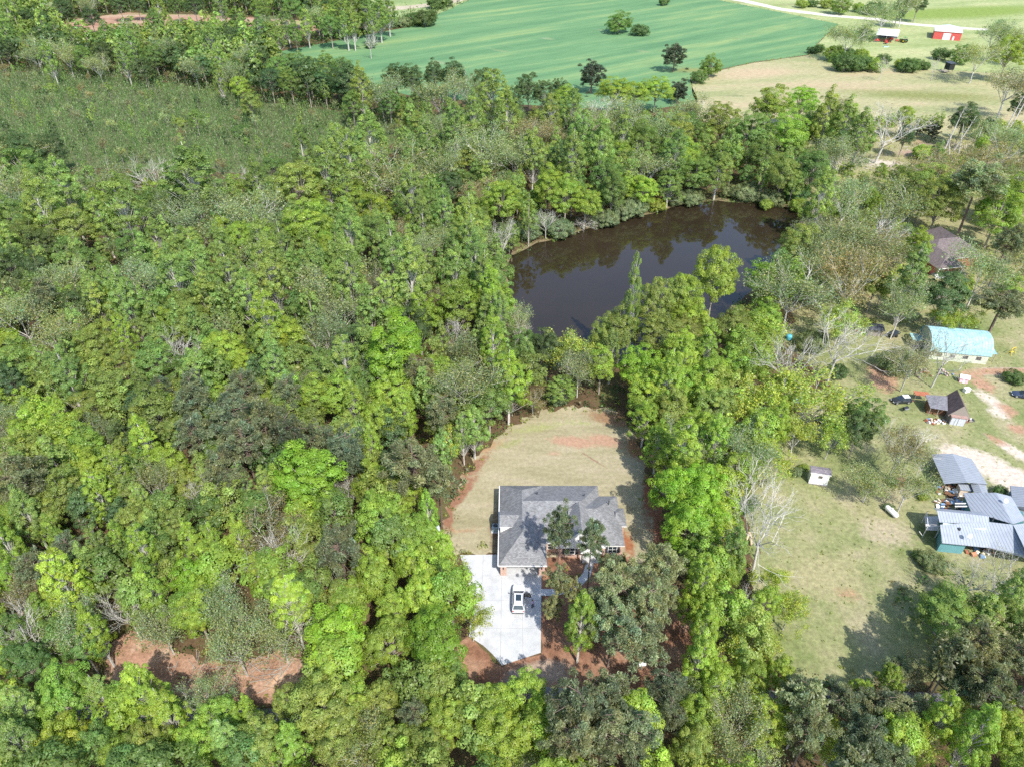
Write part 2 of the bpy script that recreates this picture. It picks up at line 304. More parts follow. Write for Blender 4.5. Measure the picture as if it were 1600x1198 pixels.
# curved front walk
cl = [(846,925),(868,925),(888,920),(905,910),(917,897),(921,882),(921,872)]
W = [Vector(G(*p)) for p in cl]; L = []; Rr = []
for i, a in enumerate(W):
    d = (W[min(i+1, len(W)-1)] - W[max(i-1, 0)]).normalized(); nn = Vector((-d.y, d.x))*.62; L.append(tuple(a+nn)); Rr.append(tuple(a-nn))
tag(slab('walkway', L + Rr[::-1], -.05, .065, CONC), kind='structure')
def water_mat():
    m, t, p = newmat('pond_water'); n = noise(t, .03, 4)
    t.links.new(ramp(t, n, [(.3, (.020,.015,.009)), (.7, (.028,.020,.012))]), p.inputs['Base Color'])
    p.inputs['Roughness'].default_value = .03; p.inputs['IOR'].default_value = 1.33; p.inputs['Specular IOR Level'].default_value = .75
    f = noise(t, .8, 4, .6, stretch=(1, .5, 1)); bump(t, p, f, .06, .05); return m
pond = sheet('pond_water', POND, .03, water_mat(), 4, jitter=.6); 
tag(sheet('pond_bank', [(p[0] + (p[0]-1010)*.035, p[1] + (p[1]-440)*.035) for p in POND], .016, ground_mat('bank_mud', [(.16,.13,.07), (.24,.19,.11), (.18,.22,.07)], .3, fine=1.5), 3, jitter=.8,
    spots=[(1252,350,6,8,0,(.5,.30,.22),1.0)]), kind='structure')
# ------------------------------------------------------------------ buildings
def brick_mat(name, c1, c2, mortar):
    m, t, p = newmat(name); b = t.nodes.new('ShaderNodeTexBrick'); g = t.nodes.new('ShaderNodeTexCoord'); mp = t.nodes.new('ShaderNodeMapping')
    mp.inputs['Rotation'].default_value = (math.radians(90), 0, 0)
    t.links.new(g.outputs['Object'], mp.inputs[0]); t.links.new(mp.outputs[0], b.inputs['Vector'])
    b.inputs['Color1'].default_value = rgba(c1); b.inputs['Color2'].default_value = rgba(c2); b.inputs['Mortar'].default_value = rgba(mortar)
    b.inputs['Scale'].default_value = 1; b.inputs['Brick Width'].default_value = .22; b.inputs['Row Height'].default_value = .075; b.inputs['Mortar Size'].default_value = .008
    n = noise(t, 2, 4); fr = ramp(t, n, [(.3,(.8,.8,.8)), (.7,(1.15,1.15,1.15))])
    t.links.new(mixc(t, b.outputs[0], fr, 1.0, 'MULTIPLY'), p.inputs['Base Color']); p.inputs['Roughness'].default_value = .85; return m
def shingle_mat(name, c, var=.25):
    m, t, p = newmat(name); b = t.nodes.new('ShaderNodeTexBrick'); g = t.nodes.new('ShaderNodeTexCoord')
    t.links.new(g.outputs['Object'], b.inputs['Vector'])
    b.inputs['Color1'].default_value = rgba(tuple(x*(1-var) for x in c)); b.inputs['Color2'].default_value = rgba(tuple(x*(1+var) for x in c)); b.inputs['Mortar'].default_value = rgba(tuple(x*.55 for x in c))
    b.inputs['Scale'].default_value = 1; b.inputs['Brick Width'].default_value = .33; b.inputs['Row Height'].default_value = .16; b.inputs['Mortar Size'].default_value = .012; b.offset_frequency = 2
    n = noise(t, .8, 6, .7); fr = ramp(t, n, [(.3,(.85,.85,.85)), (.7,(1.15,1.15,1.15))]); f = noise(t, 14, 3); ff = ramp(t, f, [(.3,(.8,.8,.8)), (.7,(1.2,1.2,1.2))])
    t.links.new(mixc(t, mixc(t, b.outputs[0], fr, 1.0, 'MULTIPLY'), ff, 1.0, 'MULTIPLY'), p.inputs['Base Color']); p.inputs['Roughness'].default_value = .9; p.inputs['Specular IOR Level'].default_value = .15
    return m
SHING = shingle_mat('grey_shingles', (.195,.197,.202)); BRICK = brick_mat('pink_brick', (.42,.24,.18), (.52,.33,.26), (.5,.45,.4))
WHITE = mat('white_trim', (.78,.78,.76), .5, .04); GLASS = glass('window_glass'); DARK = mat('dark_interior', (.05,.05,.05), .9)
CHAR = mat('charcoal_paint', (.05,.055,.065), .5); TIMBER = mat('brown_timber', (.17,.09,.05), .8, .25)
def roof(mb, x0, x1, y0, y1, ze, zr, axis='x', h0=0.0, h1=0.0, th=.18, m=0, mf=1):
    """gable or hip roof: ridge along axis, h0/h1 are the hip insets of the low and high end (0 = gable)"""
    T = (lambda a, b, z: (a, b, z)) if axis == 'x' else (lambda a, b, z: (b, a, z))
    if axis == 'y': x0, x1, y0, y1 = y0, y1, x0, x1
    ym = (y0+y1)/2; A, B, C, D = T(x0,y0,ze), T(x1,y0,ze), T(x1,y1,ze), T(x0,y1,ze); E_, F_ = T(x0+h0,ym,zr), T(x1-h1,ym,zr)
    fl = (lambda q: q) if axis == 'x' else (lambda q: q[::-1])
    mb.poly(fl([A, B, F_, E_]), m); mb.poly(fl([C, D, E_, F_]), m)
    mb.poly(fl([D, A, E_]), m if h0 else mf); mb.poly(fl([B, C, F_]), m if h1 else mf)
    lo = [T(x0,y0,ze-th), T(x1,y0,ze-th), T(x1,y1,ze-th), T(x0,y1,ze-th)]; up = [A, B, C, D]
    for i in range(4):
        j = (i+1) % 4; mb.poly(fl([lo[i], lo[j], up[j], up[i]]), mf)
    mb.poly(fl(lo[::-1]), mf); return mb
def window(par, x, y, z, w_, h, ny=-1, shutter=None, frame_m=None, vertical_bars=1, alongy=False):
    """window on a wall facing -Y (ny=-1) or facing -X when alongy"""
    fm = frame_m or WHITE; f = MB()
    def bx(mb, a0, a1, d0, d1, z0, z1):
        if alongy: mb.box(x+ny*d1, x+ny*d0, y+a0, y+a1, z0, z1) if ny < 0 else mb.box(x+d0, x+d1, y+a0, y+a1, z0, z1)
        else: mb.box(x+a0, x+a1, y-d1, y-d0, z0, z1)
    fo = .07; hw = w_/2
    bx(f, -hw-fo, -hw, 0, .06, z-fo, z+h+fo); bx(f, hw, hw+fo, 0, .06, z-fo, z+h+fo); bx(f, -hw, hw, 0, .06, z-fo, z); bx(f, -hw, hw, 0, .06, z+h, z+h+fo)
    for k in range(vertical_bars): xx = -hw + w_*(k+1)/(vertical_bars+1); bx(f, xx-.03, xx+.03, 0, .05, z, z+h)
    bx(f, -hw, hw, .001, .045, z+h*.5-.025, z+h*.5+.025)
    o = f.build('window', fm, par); g = MB(); bx(g, -hw, hw, .004, .02, z, z+h); g.build('pane', GLASS, o)
    if shutter:
        for sx in (-1, 1):
            s = MB(); a = sx*(hw+fo+.22); bx(s, a-.2, a+.2, 0, .05, z-.05, z+h+.05); s.build('shutter', shutter, par)
    return o

# --- the brick house (origin at 8.4, 80)
HX, HY = 8.4, 80.0
house = empty('brick_house', (HX, HY, 0), label='single storey brick house with a grey shingle roof, front gables and attached garage', cat='house')
rm = MB()
roof(rm, -10.5, -3.0, -9.0, 8.3, 2.7, 5.5, 'y', 4.4, 3.8, m=0, mf=1)
roof(rm, -6.75, 6.4, -4.5, 8.302, 2.695, 5.56, 'x', 0, 3.4)
roof(rm, 0.5, 9.45, -5.1, 5.8, 2.69, 5.45, 'x', 0.2, 4.2)
roof(rm, 8.3, 10.3, -1.0, 3.0, 2.685, 3.75, 'x', .3, 1.6)
roof(rm, -1.55, 6.35, -5.42, .9, 2.68, 6.5, 'y', 0, .05)
roof(rm, 2.35, 5.65, -6.5, -3.0, 2.675, 4.25, 'y', 0, .05)
# dormer on the west slope
roof(rm, -10.4, -6.95, -2.6, 1.0, 4.35, 5.2, 'x', 0, .1, th=.1)
ro = rm.build('roof', [SHING, WHITE], house)
dm = MB(); dm.box(-10.25, -8.0, -2.45, .85, 2.9, 4.26); dm.build('dormer', WHITE, house)
for (vx, vy, vz) in ((-4.2, 4.6, 4.4), (7.6, 2.6, 4.35), (3.6, 3.9, 4.6)):
    v = MB(); v.tube((vx, vy, vz-.3), (vx, vy, vz+.35), .09); v.tube((vx, vy, vz+.35), (vx, vy, vz+.42), .14); v.build('roof_vent', CHAR, ro, smooth=False)
for sx, a in ((-1, 45), (1, -45)):  # white rake boards of the two front gables
    for (cx_, yf, zt, hw, rise, ze) in ((2.4, -5.42, 6.5, 3.95, 3.82, 2.68), (4.0, -6.5, 4.25, 1.65, 1.575, 2.675)):
        r = MB(); p0 = Vector((cx_, yf-.03, zt)); p1 = Vector((cx_+sx*hw, yf-.03, ze)); 
        r.poly([p0, p1, p1-Vector((0,0,.2)), p0-Vector((0,0,.24))]); r.poly([p0+Vector((0,.05,0)), p1+Vector((0,.05,0)), p1, p0]); r.build('bargeboard', WHITE, house)
wl = MB()
wl.box(-10.05, -9.85, -8.4, 8.0, 0, 2.52); wl.box(-9.85, 6.0, 7.8, 8.0, 0, 2.52); wl.box(6.0, 6.2, 5.4, 8.0, 0, 2.52); wl.box(6.2, 9.2, 5.2, 5.4, 0, 2.52)
wl.box(9.0, 9.2, -4.75, 5.2, 0, 2.52); wl.box(9.2, 9.9, -.7, 2.7, 0, 2.52); wl.box(6.0, 9.0, -4.8, -4.6, 0, 2.52); wl.box(-.9, 2.5, -5.1, -4.6, 0, 2.52); wl.box(2.5, 6.0, -4.2, -4.0, 0, 2.52); wl.box(-3.5, -.9, -4.1, -3.9, 0, 2.52)
wl.box(-3.65, -3.45, -8.4, -3.9, 0, 2.52); wl.box(-9.85, -3.65, -2.2, -2.0, 0, 2.52)
wl.box(-10.2, -9.25, -8.75, -8.4, 0, 2.52); wl.box(-4.25, -3.3, -8.75, -8.4, 0, 2.52)
wl.poly([(-1.45,-5.35,2.52),(6.25,-5.35,2.52),(2.4,-5.35,6.3)])
wl.build('wall', BRICK, house)
MB().box(-9.25, -4.25, -8.7, -8.45, 2.2, 2.53).build('garage_header', CHAR, house)
gd = MB()
for k in range(4): gd.box(-9.2, -4.3, -6.75, -6.7, .02+k*.55, .55+k*.55)
gd.build('garage_door', WHITE, house)
MB().box(-9.85, -3.65, -8.4, -2.2, .0, .075).build('garage_floor', CONC, house)
window(house, .8, -5.1, .85, 1.5, 1.35, shutter=CHAR); window(house, 7.6, -4.8, .85, 1.3, 1.35, shutter=CHAR, vertical_bars=1); window(house, -2.2, -4.1, .9, .9, 1.2, vertical_bars=0)
window(house, 2.4, -5.36, 3.6, .8, .9, vertical_bars=0); window(house, -10.05, 3.5, .9, 1.0, 1.2, alongy=True)
dr = MB().box(3.5, 4.5, -4.27, -4.2, .12, 2.2).build('front_door', TIMBER, house); MB().obox((4.38, -4.3, 1.1), (.05,.06,.2)).build('handle', CHAR, dr)
MB().box(2.5, 5.6, -6.3, -4.2, 0, .1).build('porch_floor', CONC, house)
for px_ in (2.55, 5.4):
    MB().box(px_, px_+.2, -6.3, -6.1, .1, 2.5).build('porch_post', TIMBER, house)
for px_ in (-9.72, -3.78):
    l = MB().box(px_-.08, px_+.08, -8.9, -8.75, 1.65, 2.0); l.build('wall_lantern', CHAR, house)
gt = MB(); gt.box(-10.62, -10.5, -9.0, 8.3, 2.56, 2.68); gt.box(-10.5, -3.0, -9.12, -9.0, 2.56, 2.68); gt.build('gutter', WHITE, house)

def thing_at(name, px, py, rz, label, cat, group=None, scale=None):
    x, y = G(px, py); return empty(name, (x, y, 0), math.radians(rz), label, cat, group, scale)
METAL = stripes('grey_metal_roof', (.27,.30,.345), (.13,.15,.18), 2.2, 0, .75, 0); METALY = stripes('grey_metal_roof_crosswise', (.23,.255,.29), (.12,.14,.17), 2.2, 1, .75, 0)
TEAL = stripes('teal_boards', (.13,.30,.33), (.07,.18,.2), 4, 2, .7); TURQ = stripes('faded_turquoise_sheet', (.27,.44,.48), (.17,.33,.38), 1.6, 0, .85, 0, var=.4)
BROWNROOF = shingle_mat('brown_shingles', (.13,.10,.10)); GREYROOF = shingle_mat('mauve_grey_shingles', (.20,.18,.20)); RUST = mat('rusty_iron', (.30,.11,.06), .8, .4, 5)
CREAM = stripes('cream_green_blocks', (.50,.52,.42), (.33,.36,.28), 2.5, 2, .8, 0, var=.3); REDM = stripes('red_sheet', (.55,.10,.09), (.4,.07,.06), 2.0, 0, .5, 0)
WHITEROOF = mat('white_sheet_roof', (.80,.80,.80), .4, .05); GREYWOOD = mat('weathered_wood', (.25,.22,.19), .85, .3, 8)
def ribbed(mb, *a): return mb

# white garden shed
s = thing_at('garden_shed', 1277, 757, -13, 'small white garden shed with a mauve grey shingle roof standing alone in the grass', 'shed')
w_ = MB(); w_.box(-1.55, 1.55, 0, 1.7, 0, 2.7); w_.build('wall', WHITE, s)
r_ = MB(); roof(r_, -1.75, 1.75, -.12, 1.82, 2.75, 3.0, 'x'); r_.build('roof', [GREYROOF, WHITE], s); window(s, .1, 0, 1.7, .55, .45, vertical_bars=0, frame_m=GREYWOOD)
MB().box(-1.65, 1.65, -.12, -.02, 0, .16).build('sill_board', GREYWOOD, s)

# turquoise barn: arched roof, cream block walls
s = thing_at('turquoise_barn', 1450, 562, -10, 'long barn with a faded turquoise arched metal roof and cream block walls', 'barn')
arc = [(0,2.3),(.5,3.7),(1.5,4.7),(2.8,5.3),(4.2,5.45),(5.6,5.3),(6.9,4.7),(7.9,3.7),(8.4,2.3)]
r_ = MB(); n = len(arc)
r_.loft([[(x, y, z) for y, z in arc] + [(x, y, z-.12) for y, z in arc[::-1]] for x in (-.25, 12.4)], 0); r_.build('roof', TURQ, s)
w_ = MB(); w_.box(0, 12, .2, 8.2, 0, 2.28)
for x in (0.0, 12.0): w_.poly([(x, max(.2, min(8.2, y)), z-.14) for y, z in arc])
w_.build('wall', CREAM, s)
MB().box(12.02, 13.9, 1.2, 4.4, 2.2, 2.32).build('awning', TURQ, s)
for yy in (1.4, 4.2): MB().box(13.7, 13.8, yy, yy+.1, 0, 2.2).build('awning_post', GREYWOOD, s)
MB().box(-2.6, -.3, 4.5, 7.5, 1.9, 2.0).build('lean_to_roof', TURQ, s); MB().box(-2.5, -.3, 4.6, 7.4, 0, 1.88).build('lean_to_wall', GREYWOOD, s)
for k in range(4): window(s, 2+k*2.7, .2, 1.0, .9, .7, frame_m=GREYWOOD, vertical_bars=1)

# brown A-roof shed with lean-to
s = thing_at('workshop_shed', 1488, 660, -14, 'old shed with a steep brown shingle roof, sagging lean-to and grey doors', 'shed')
r_ = MB(); roof(r_, -1.3, 2.7, 0, 5.6, 1.7, 4.3, 'y'); r_.build('roof', [BROWNROOF, GREYWOOD], s)
MB().box(-1.0, 2.4, .3, 5.3, 0, 1.55).build('wall', GREYWOOD, s)
r_ = MB(); r_.loft([[(-4.4,1.2,1.9),(-1.3,1.0,2.0),(-1.0,4.4,3.1),(-4.9,4.6,2.6)], [(-4.4,1.2,1.98),(-1.3,1.0,2.08),(-1.0,4.4,3.18),(-4.9,4.6,2.68)]]); r_.build('lean_to_roof', shingle_mat('dark_felt', (.17,.17,.19)), s)
MB().box(-4.4, -1.05, 2.0, 4.3, 0, 1.9).build('lean_to_wall', TIMBER, s)
for yy in (1.3,): 
    for xx in (-4.3, -2.8): MB().box(xx, xx+.12, yy, yy+.12, 0, 1.9).build('post', GREYWOOD, s)
for xx in (-.75, .55):
    d = MB().box(xx, xx+1.2, -.75, -.68, 0, 1.85).build('door', mat('grey_door', (.45,.47,.50), .7, .15), s)
MB().box(-.85, 1.9, -.68, .28, 0, 1.84).build('door_bay', GREYWOOD, s); MB().box(-.95, 2.0, -.85, .0, 1.86, 1.98).build('awning', mat('faded_brown_roof', (.30,.20,.17), .8, .3), s)
t_ = thing_at('rusty_sheet_shelter', 1436, 625, -5, 'orange brown rusty sheet roof on posts beside the old brown shed', 'shelter')
q = MB(); q.obox((0,0,1.7), (3.0,1.3,.08), 0, 0, .1, .06); q.build('roof', RUST, t_)
for xx in (-1.3, 1.3):
    for yy in (-.5, .5): MB().box(xx-.04, xx+.04, yy-.04, yy+.04, 0, 1.68).build('post', GREYWOOD, t_)

# open metal-roofed carport
s = empty('carport', (*G(1487, 770), 0), math.radians(0), 'open sided carport with a low grey metal gable roof beside the pale gravel', 'carport')
def q4(mb, P, z0, z1, m=0, th=.08):
    """roof plane through photo points with their heights"""
    v = [(*G(a, b, z), z) for (a, b, z) in P]; b = len(mb.v); return v
def rel(o, pts): return [Vector(p) - o.location for p in pts]
def plane(mb, o, P, th=.08, m=0):
    v = rel(o, [(*G(a, b, z), z) for (a, b, z) in P]); mb.loft([[p - Vector((0,0,th)) for p in v], v], m)
r_ = MB(); plane(r_, s, [(1475,755,2.6),(1511,753,3.4),(1488,708,3.4),(1455,709,2.6)]); plane(r_, s, [(1511,753,3.4),(1543,756,2.6),(1518,716,2.6),(1488,708,3.4)]); r_.build('roof', METALY, s)
r_ = MB(); plane(r_, s, [(1523,771,2.3),(1535,771,2.7),(1528,754,2.7),(1516,754,2.3)]); plane(r_, s, [(1535,771,2.7),(1544,772,2.3),(1541,756,2.3),(1528,754,2.7)]); r_.build('link_roof', METALY, s)
for p in ((1477,754),(1541,755),(1457,711),(1516,717),(1466,732),(1529,736)):
    a = rel(s, [(*G(p[0], p[1], 2.5), 0)])[0]; MB().tube((a.x, a.y, 0), (a.x, a.y, 2.5), .07).build('post', GREYWOOD, s)
b_ = rel(s, [(*G(1503, 772), 0)])[0]; MB().obox((b_.x, b_.y, .9), (2.0, 1.6, 1.8), -.2).build('store_cabinet', mat('cream_paint', (.62,.52,.42), .7), s)
MB().obox((b_.x, b_.y, 1.86), (2.3, 1.9, .1), -.2).build('cabinet_roof', METAL, s)

# the neighbour's house: L of grey metal roofs, teal walls
s = empty('teal_house', (*G(1500, 860), 0), 0, 'rambling teal walled house under several light grey ribbed metal roofs', 'house')
r_ = MB()
plane(r_, s, [(1517,798,2.9),(1583,818,4.6),(1556,769,4.6),(1505,769.5,2.9)]); plane(r_, s, [(1583,818,4.6),(1602,812,2.9),(1580,775,2.9),(1556,769,4.6)])
plane(r_, s, [(1472,847.5,2.7),(1546,855,2.7),(1583,819,4.6),(1547,815,4.3),(1469,819,4.3)])
plane(r_, s, [(1546,855,2.7),(1606,872,2.7),(1606,868,3.2),(1583,819,4.6)]); plane(r_, s, [(1583,819,4.62),(1606,866,4.62),(1660,880,2.7),(1640,812,2.7)])
plane(r_, s, [(1468,815,4.0),(1546,820,4.0),(1545,806,4.9),(1464,797,4.9)]); plane(r_, s, [(1464,797,4.9),(1545,806,4.9),(1536,800,4.2),(1459,793,4.2)])
r_.build('roof', METAL, s)
r_ = MB(); plane(r_, s, [(1473,820,3.95),(1540,827,3.95),(1541,824,3.95),(1474,816,3.95)], .5); r_.build('clerestory_wall', mat('pale_mint_paint', (.5,.6,.55), .6, .05), s)
def wallbox(px0, px1, py0, py1, z):
    a = rel(s, [(*G(px0, py0, z), 0)])[0]; b = rel(s, [(*G(px1, py1, z), 0)])[0]; return a, b
w_ = MB()
A, B, C, D = rel(s, [(*G(1474,846,2.6),0), (*G(1513,850,2.6),0), (*G(1520,806,2.6),0), (*G(1472,806,2.6),0)])
w_.loft([[A+Vector((0,.3,0)), B+Vector((0,.3,0)), C, D], [A+Vector((0,.3,2.6)), B+Vector((0,.3,2.6)), C+Vector((0,0,2.6)), D+Vector((0,0,2.6))]])
A2, B2, C2, D2 = rel(s, [(*G(1522,800,2.6),0), (*G(1600,842,2.6),0), (*G(1598,800,2.6),0), (*G(1510,772,2.6),0)])
w_.loft([[A2, B2, C2, D2], [p+Vector((0,0,2.75)) for p in (A2, B2, C2, D2)]])
wo = w_.build('wall', TEAL, s)
fw = (A+B)/2; window(s, A.x+1.2, A.y+.3, 1.0, .8, 1.1, frame_m=WHITE, vertical_bars=0)
for (px_, py_, z_) in ((1513,853,4.0),(1569,798,4.6)):   # aerials and dish on the roof
    a = rel(s, [(*G(px_, py_-13, z_), z_)])[0]; m_ = MB(); m_.tube(a-Vector((0,0,.2)), a+Vector((0,0,.5)), .05); m_.tube(a+Vector((0,-.05,.55)), a+Vector((0,-.15,.62)), .32, .36, 12); m_.build('satellite_dish', WHITE, s)
a = rel(s, [(*G(1498.5, 827, 3.9), 3.9)])[0]; MB().tube(a-Vector((0,0,.3)), a+Vector((0,0,.35)), .2, n=10).build('flue', CHAR, s)
a = rel(s, [(*G(1551, 811, 4.3), 4.3)])[0]; MB().tube(a-Vector((0,0,.3)), a+Vector((0,0,.4)), .15, n=8).build('flue', CHAR, s)
dk = MB(); A3, B3, C3, D3 = rel(s, [(*G(1447,827,1.8),1.8), (*G(1467,828,1.8),1.8), (*G(1466,806,1.8),1.8), (*G(1445,806,1.8),1.8)]); dk.loft([[p-Vector((0,0,.12)) for p in (A3,B3,C3,D3)], [A3,B3,C3,D3]]); dk.build('deck', mat('pale_decking', (.50,.48,.47), .8, .15), s)
for p in (A3, B3, C3, D3): MB().tube((p.x, p.y, 0), (p.x, p.y, 2.8), .07).build('deck_post', mat('pale_post', (.55,.55,.52), .8), s)
rl = MB(); rl.tube((A3.x,A3.y,2.75), (D3.x,D3.y,2.75), .05); rl.tube((A3.x,A3.y,2.75), (B3.x,B3.y,2.75), .05); rl.tube((A3.x,A3.y,0.2), (A3.x-1.2,A3.y-.3,1.7), .05); rl.build('railing', WHITE, s)
# rooftop pergola beams towards the yard
for k in range(2):
    a, b = rel(s, [(*G(1492,786+4.5*k,2.6),2.6), (*G(1513,786+4.5*k,2.6),2.6)]); MB().obox(tuple((a+b)/2), ((b-a).length,.14,.14)).build('pergola_beam', WHITE, s)

s = empty('grey_outbuilding', (*G(1592, 800), 0), math.radians(-25), 'small grey outbuilding with a light metal roof behind the teal house', 'shed')
MB().box(-1.6, 2.6, -1.5, 3.2, 0, 2.4).build('wall', mat('grey_board', (.33,.35,.36), .8), s); r_ = MB(); roof(r_, -1.9, 2.9, -1.8, 3.5, 2.45, 3.1, 'y'); r_.build('roof', [METALY, METALY], s); window(s, -1.6, .5, 1.1, .7, .8, alongy=True)

# house with brown hip roof among the trees
s = empty('brown_roof_house', (*G(1475, 425), 0), math.radians(12), 'house with a mauve brown hip roof half hidden by trees', 'house')
r_ = MB(); roof(r_, -4, 12, 1, 12, 3.2, 6.6, 'x', 5, 5); roof(r_, -5.5, 2.5, -3.5, 6, 3.19, 5.7, 'y', 3, .1); roof(r_, 3, 10.5, 6, 17.5, 3.18, 6.6, 'y', .1, 4); r_.build('roof', [shingle_mat('mauve_brown_shingles', (.15,.125,.125)), WHITE], s)
w_ = MB(); w_.box(-3.5, 11.5, 1.5, 11.5, 0, 3.0); w_.box(-5.0, 2.0, -.5, 5.9, 0, 2.99); w_.box(3.5, 10, 11.5, 17, 0, 2.98); w_.build('wall', mat('brick_red_wall', (.28,.10,.07), .8, .3), s); window(s, -1.5, -.5, 1, 1.4, 1.3)
c_ = MB(); c_.box(-4.5, 1.5, -3.2, -.5, 0, .3); c_.build('porch_floor', CONC, s)
for xx in (-5.2, 2.1): MB().box(xx, xx+.15, -3.2, -3.05, 0, 3.0).build('porch_post', WHITE, s)

# red barn and white open shelter in the farmyard
s = empty('red_barn', (*G(1457, 61), 0), math.radians(-26), 'red metal barn with a pale low gable roof and white sliding door', 'barn')
x1, y1 = 15.0, 18
w_ = MB(); w_.box(0, x1, 0, y1, 0, 4.4); w_.poly([(0,-.01,4.4),(x1,-.01,4.4),(x1/2,-.01,5.5)]); w_.build('wall', REDM, s)
r_ = MB(); roof(r_, -.3, x1+.3, -.3, y1+.3, 4.55, 5.75, 'y', m=0, mf=1); r_.build('roof', [mat('pale_blue_grey_sheet', (.52,.57,.64), .4, .08), WHITE], s)
MB().box(5.2, 9.3, -.12, -.02, 0, 3.6).build('sliding_door', WHITE, s); MB().box(10.6, 11.5, -.1, -.02, 0, 2.2).build('side_door', WHITE, s)
s = empty('pole_shelter', (*G(1366, 66), 0), math.radians(-27), 'open pole shelter with a flat white roof sheltering red farm machines', 'shelter')
q = MB(); q.loft([[(0,0,4.0),(12,0,4.0),(12,17,4.8),(0,17,4.8)], [(0,0,4.15),(12,0,4.15),(12,17,4.95),(0,17,4.95)]]); q.build('roof', WHITEROOF, s)
for xx in (.3, 6, 11.7):
    for yy in (.3, 8.5, 16.7): MB().tube((xx, yy, 0), (xx, yy, 3.99+yy*.042), .12).build('post', GREYWOOD, s)
MB().box(.2, 11.8, 16.85, 16.95, 0, 4.6).build('back_wall', mat('dark_sheet', (.12,.13,.16), .7), s)
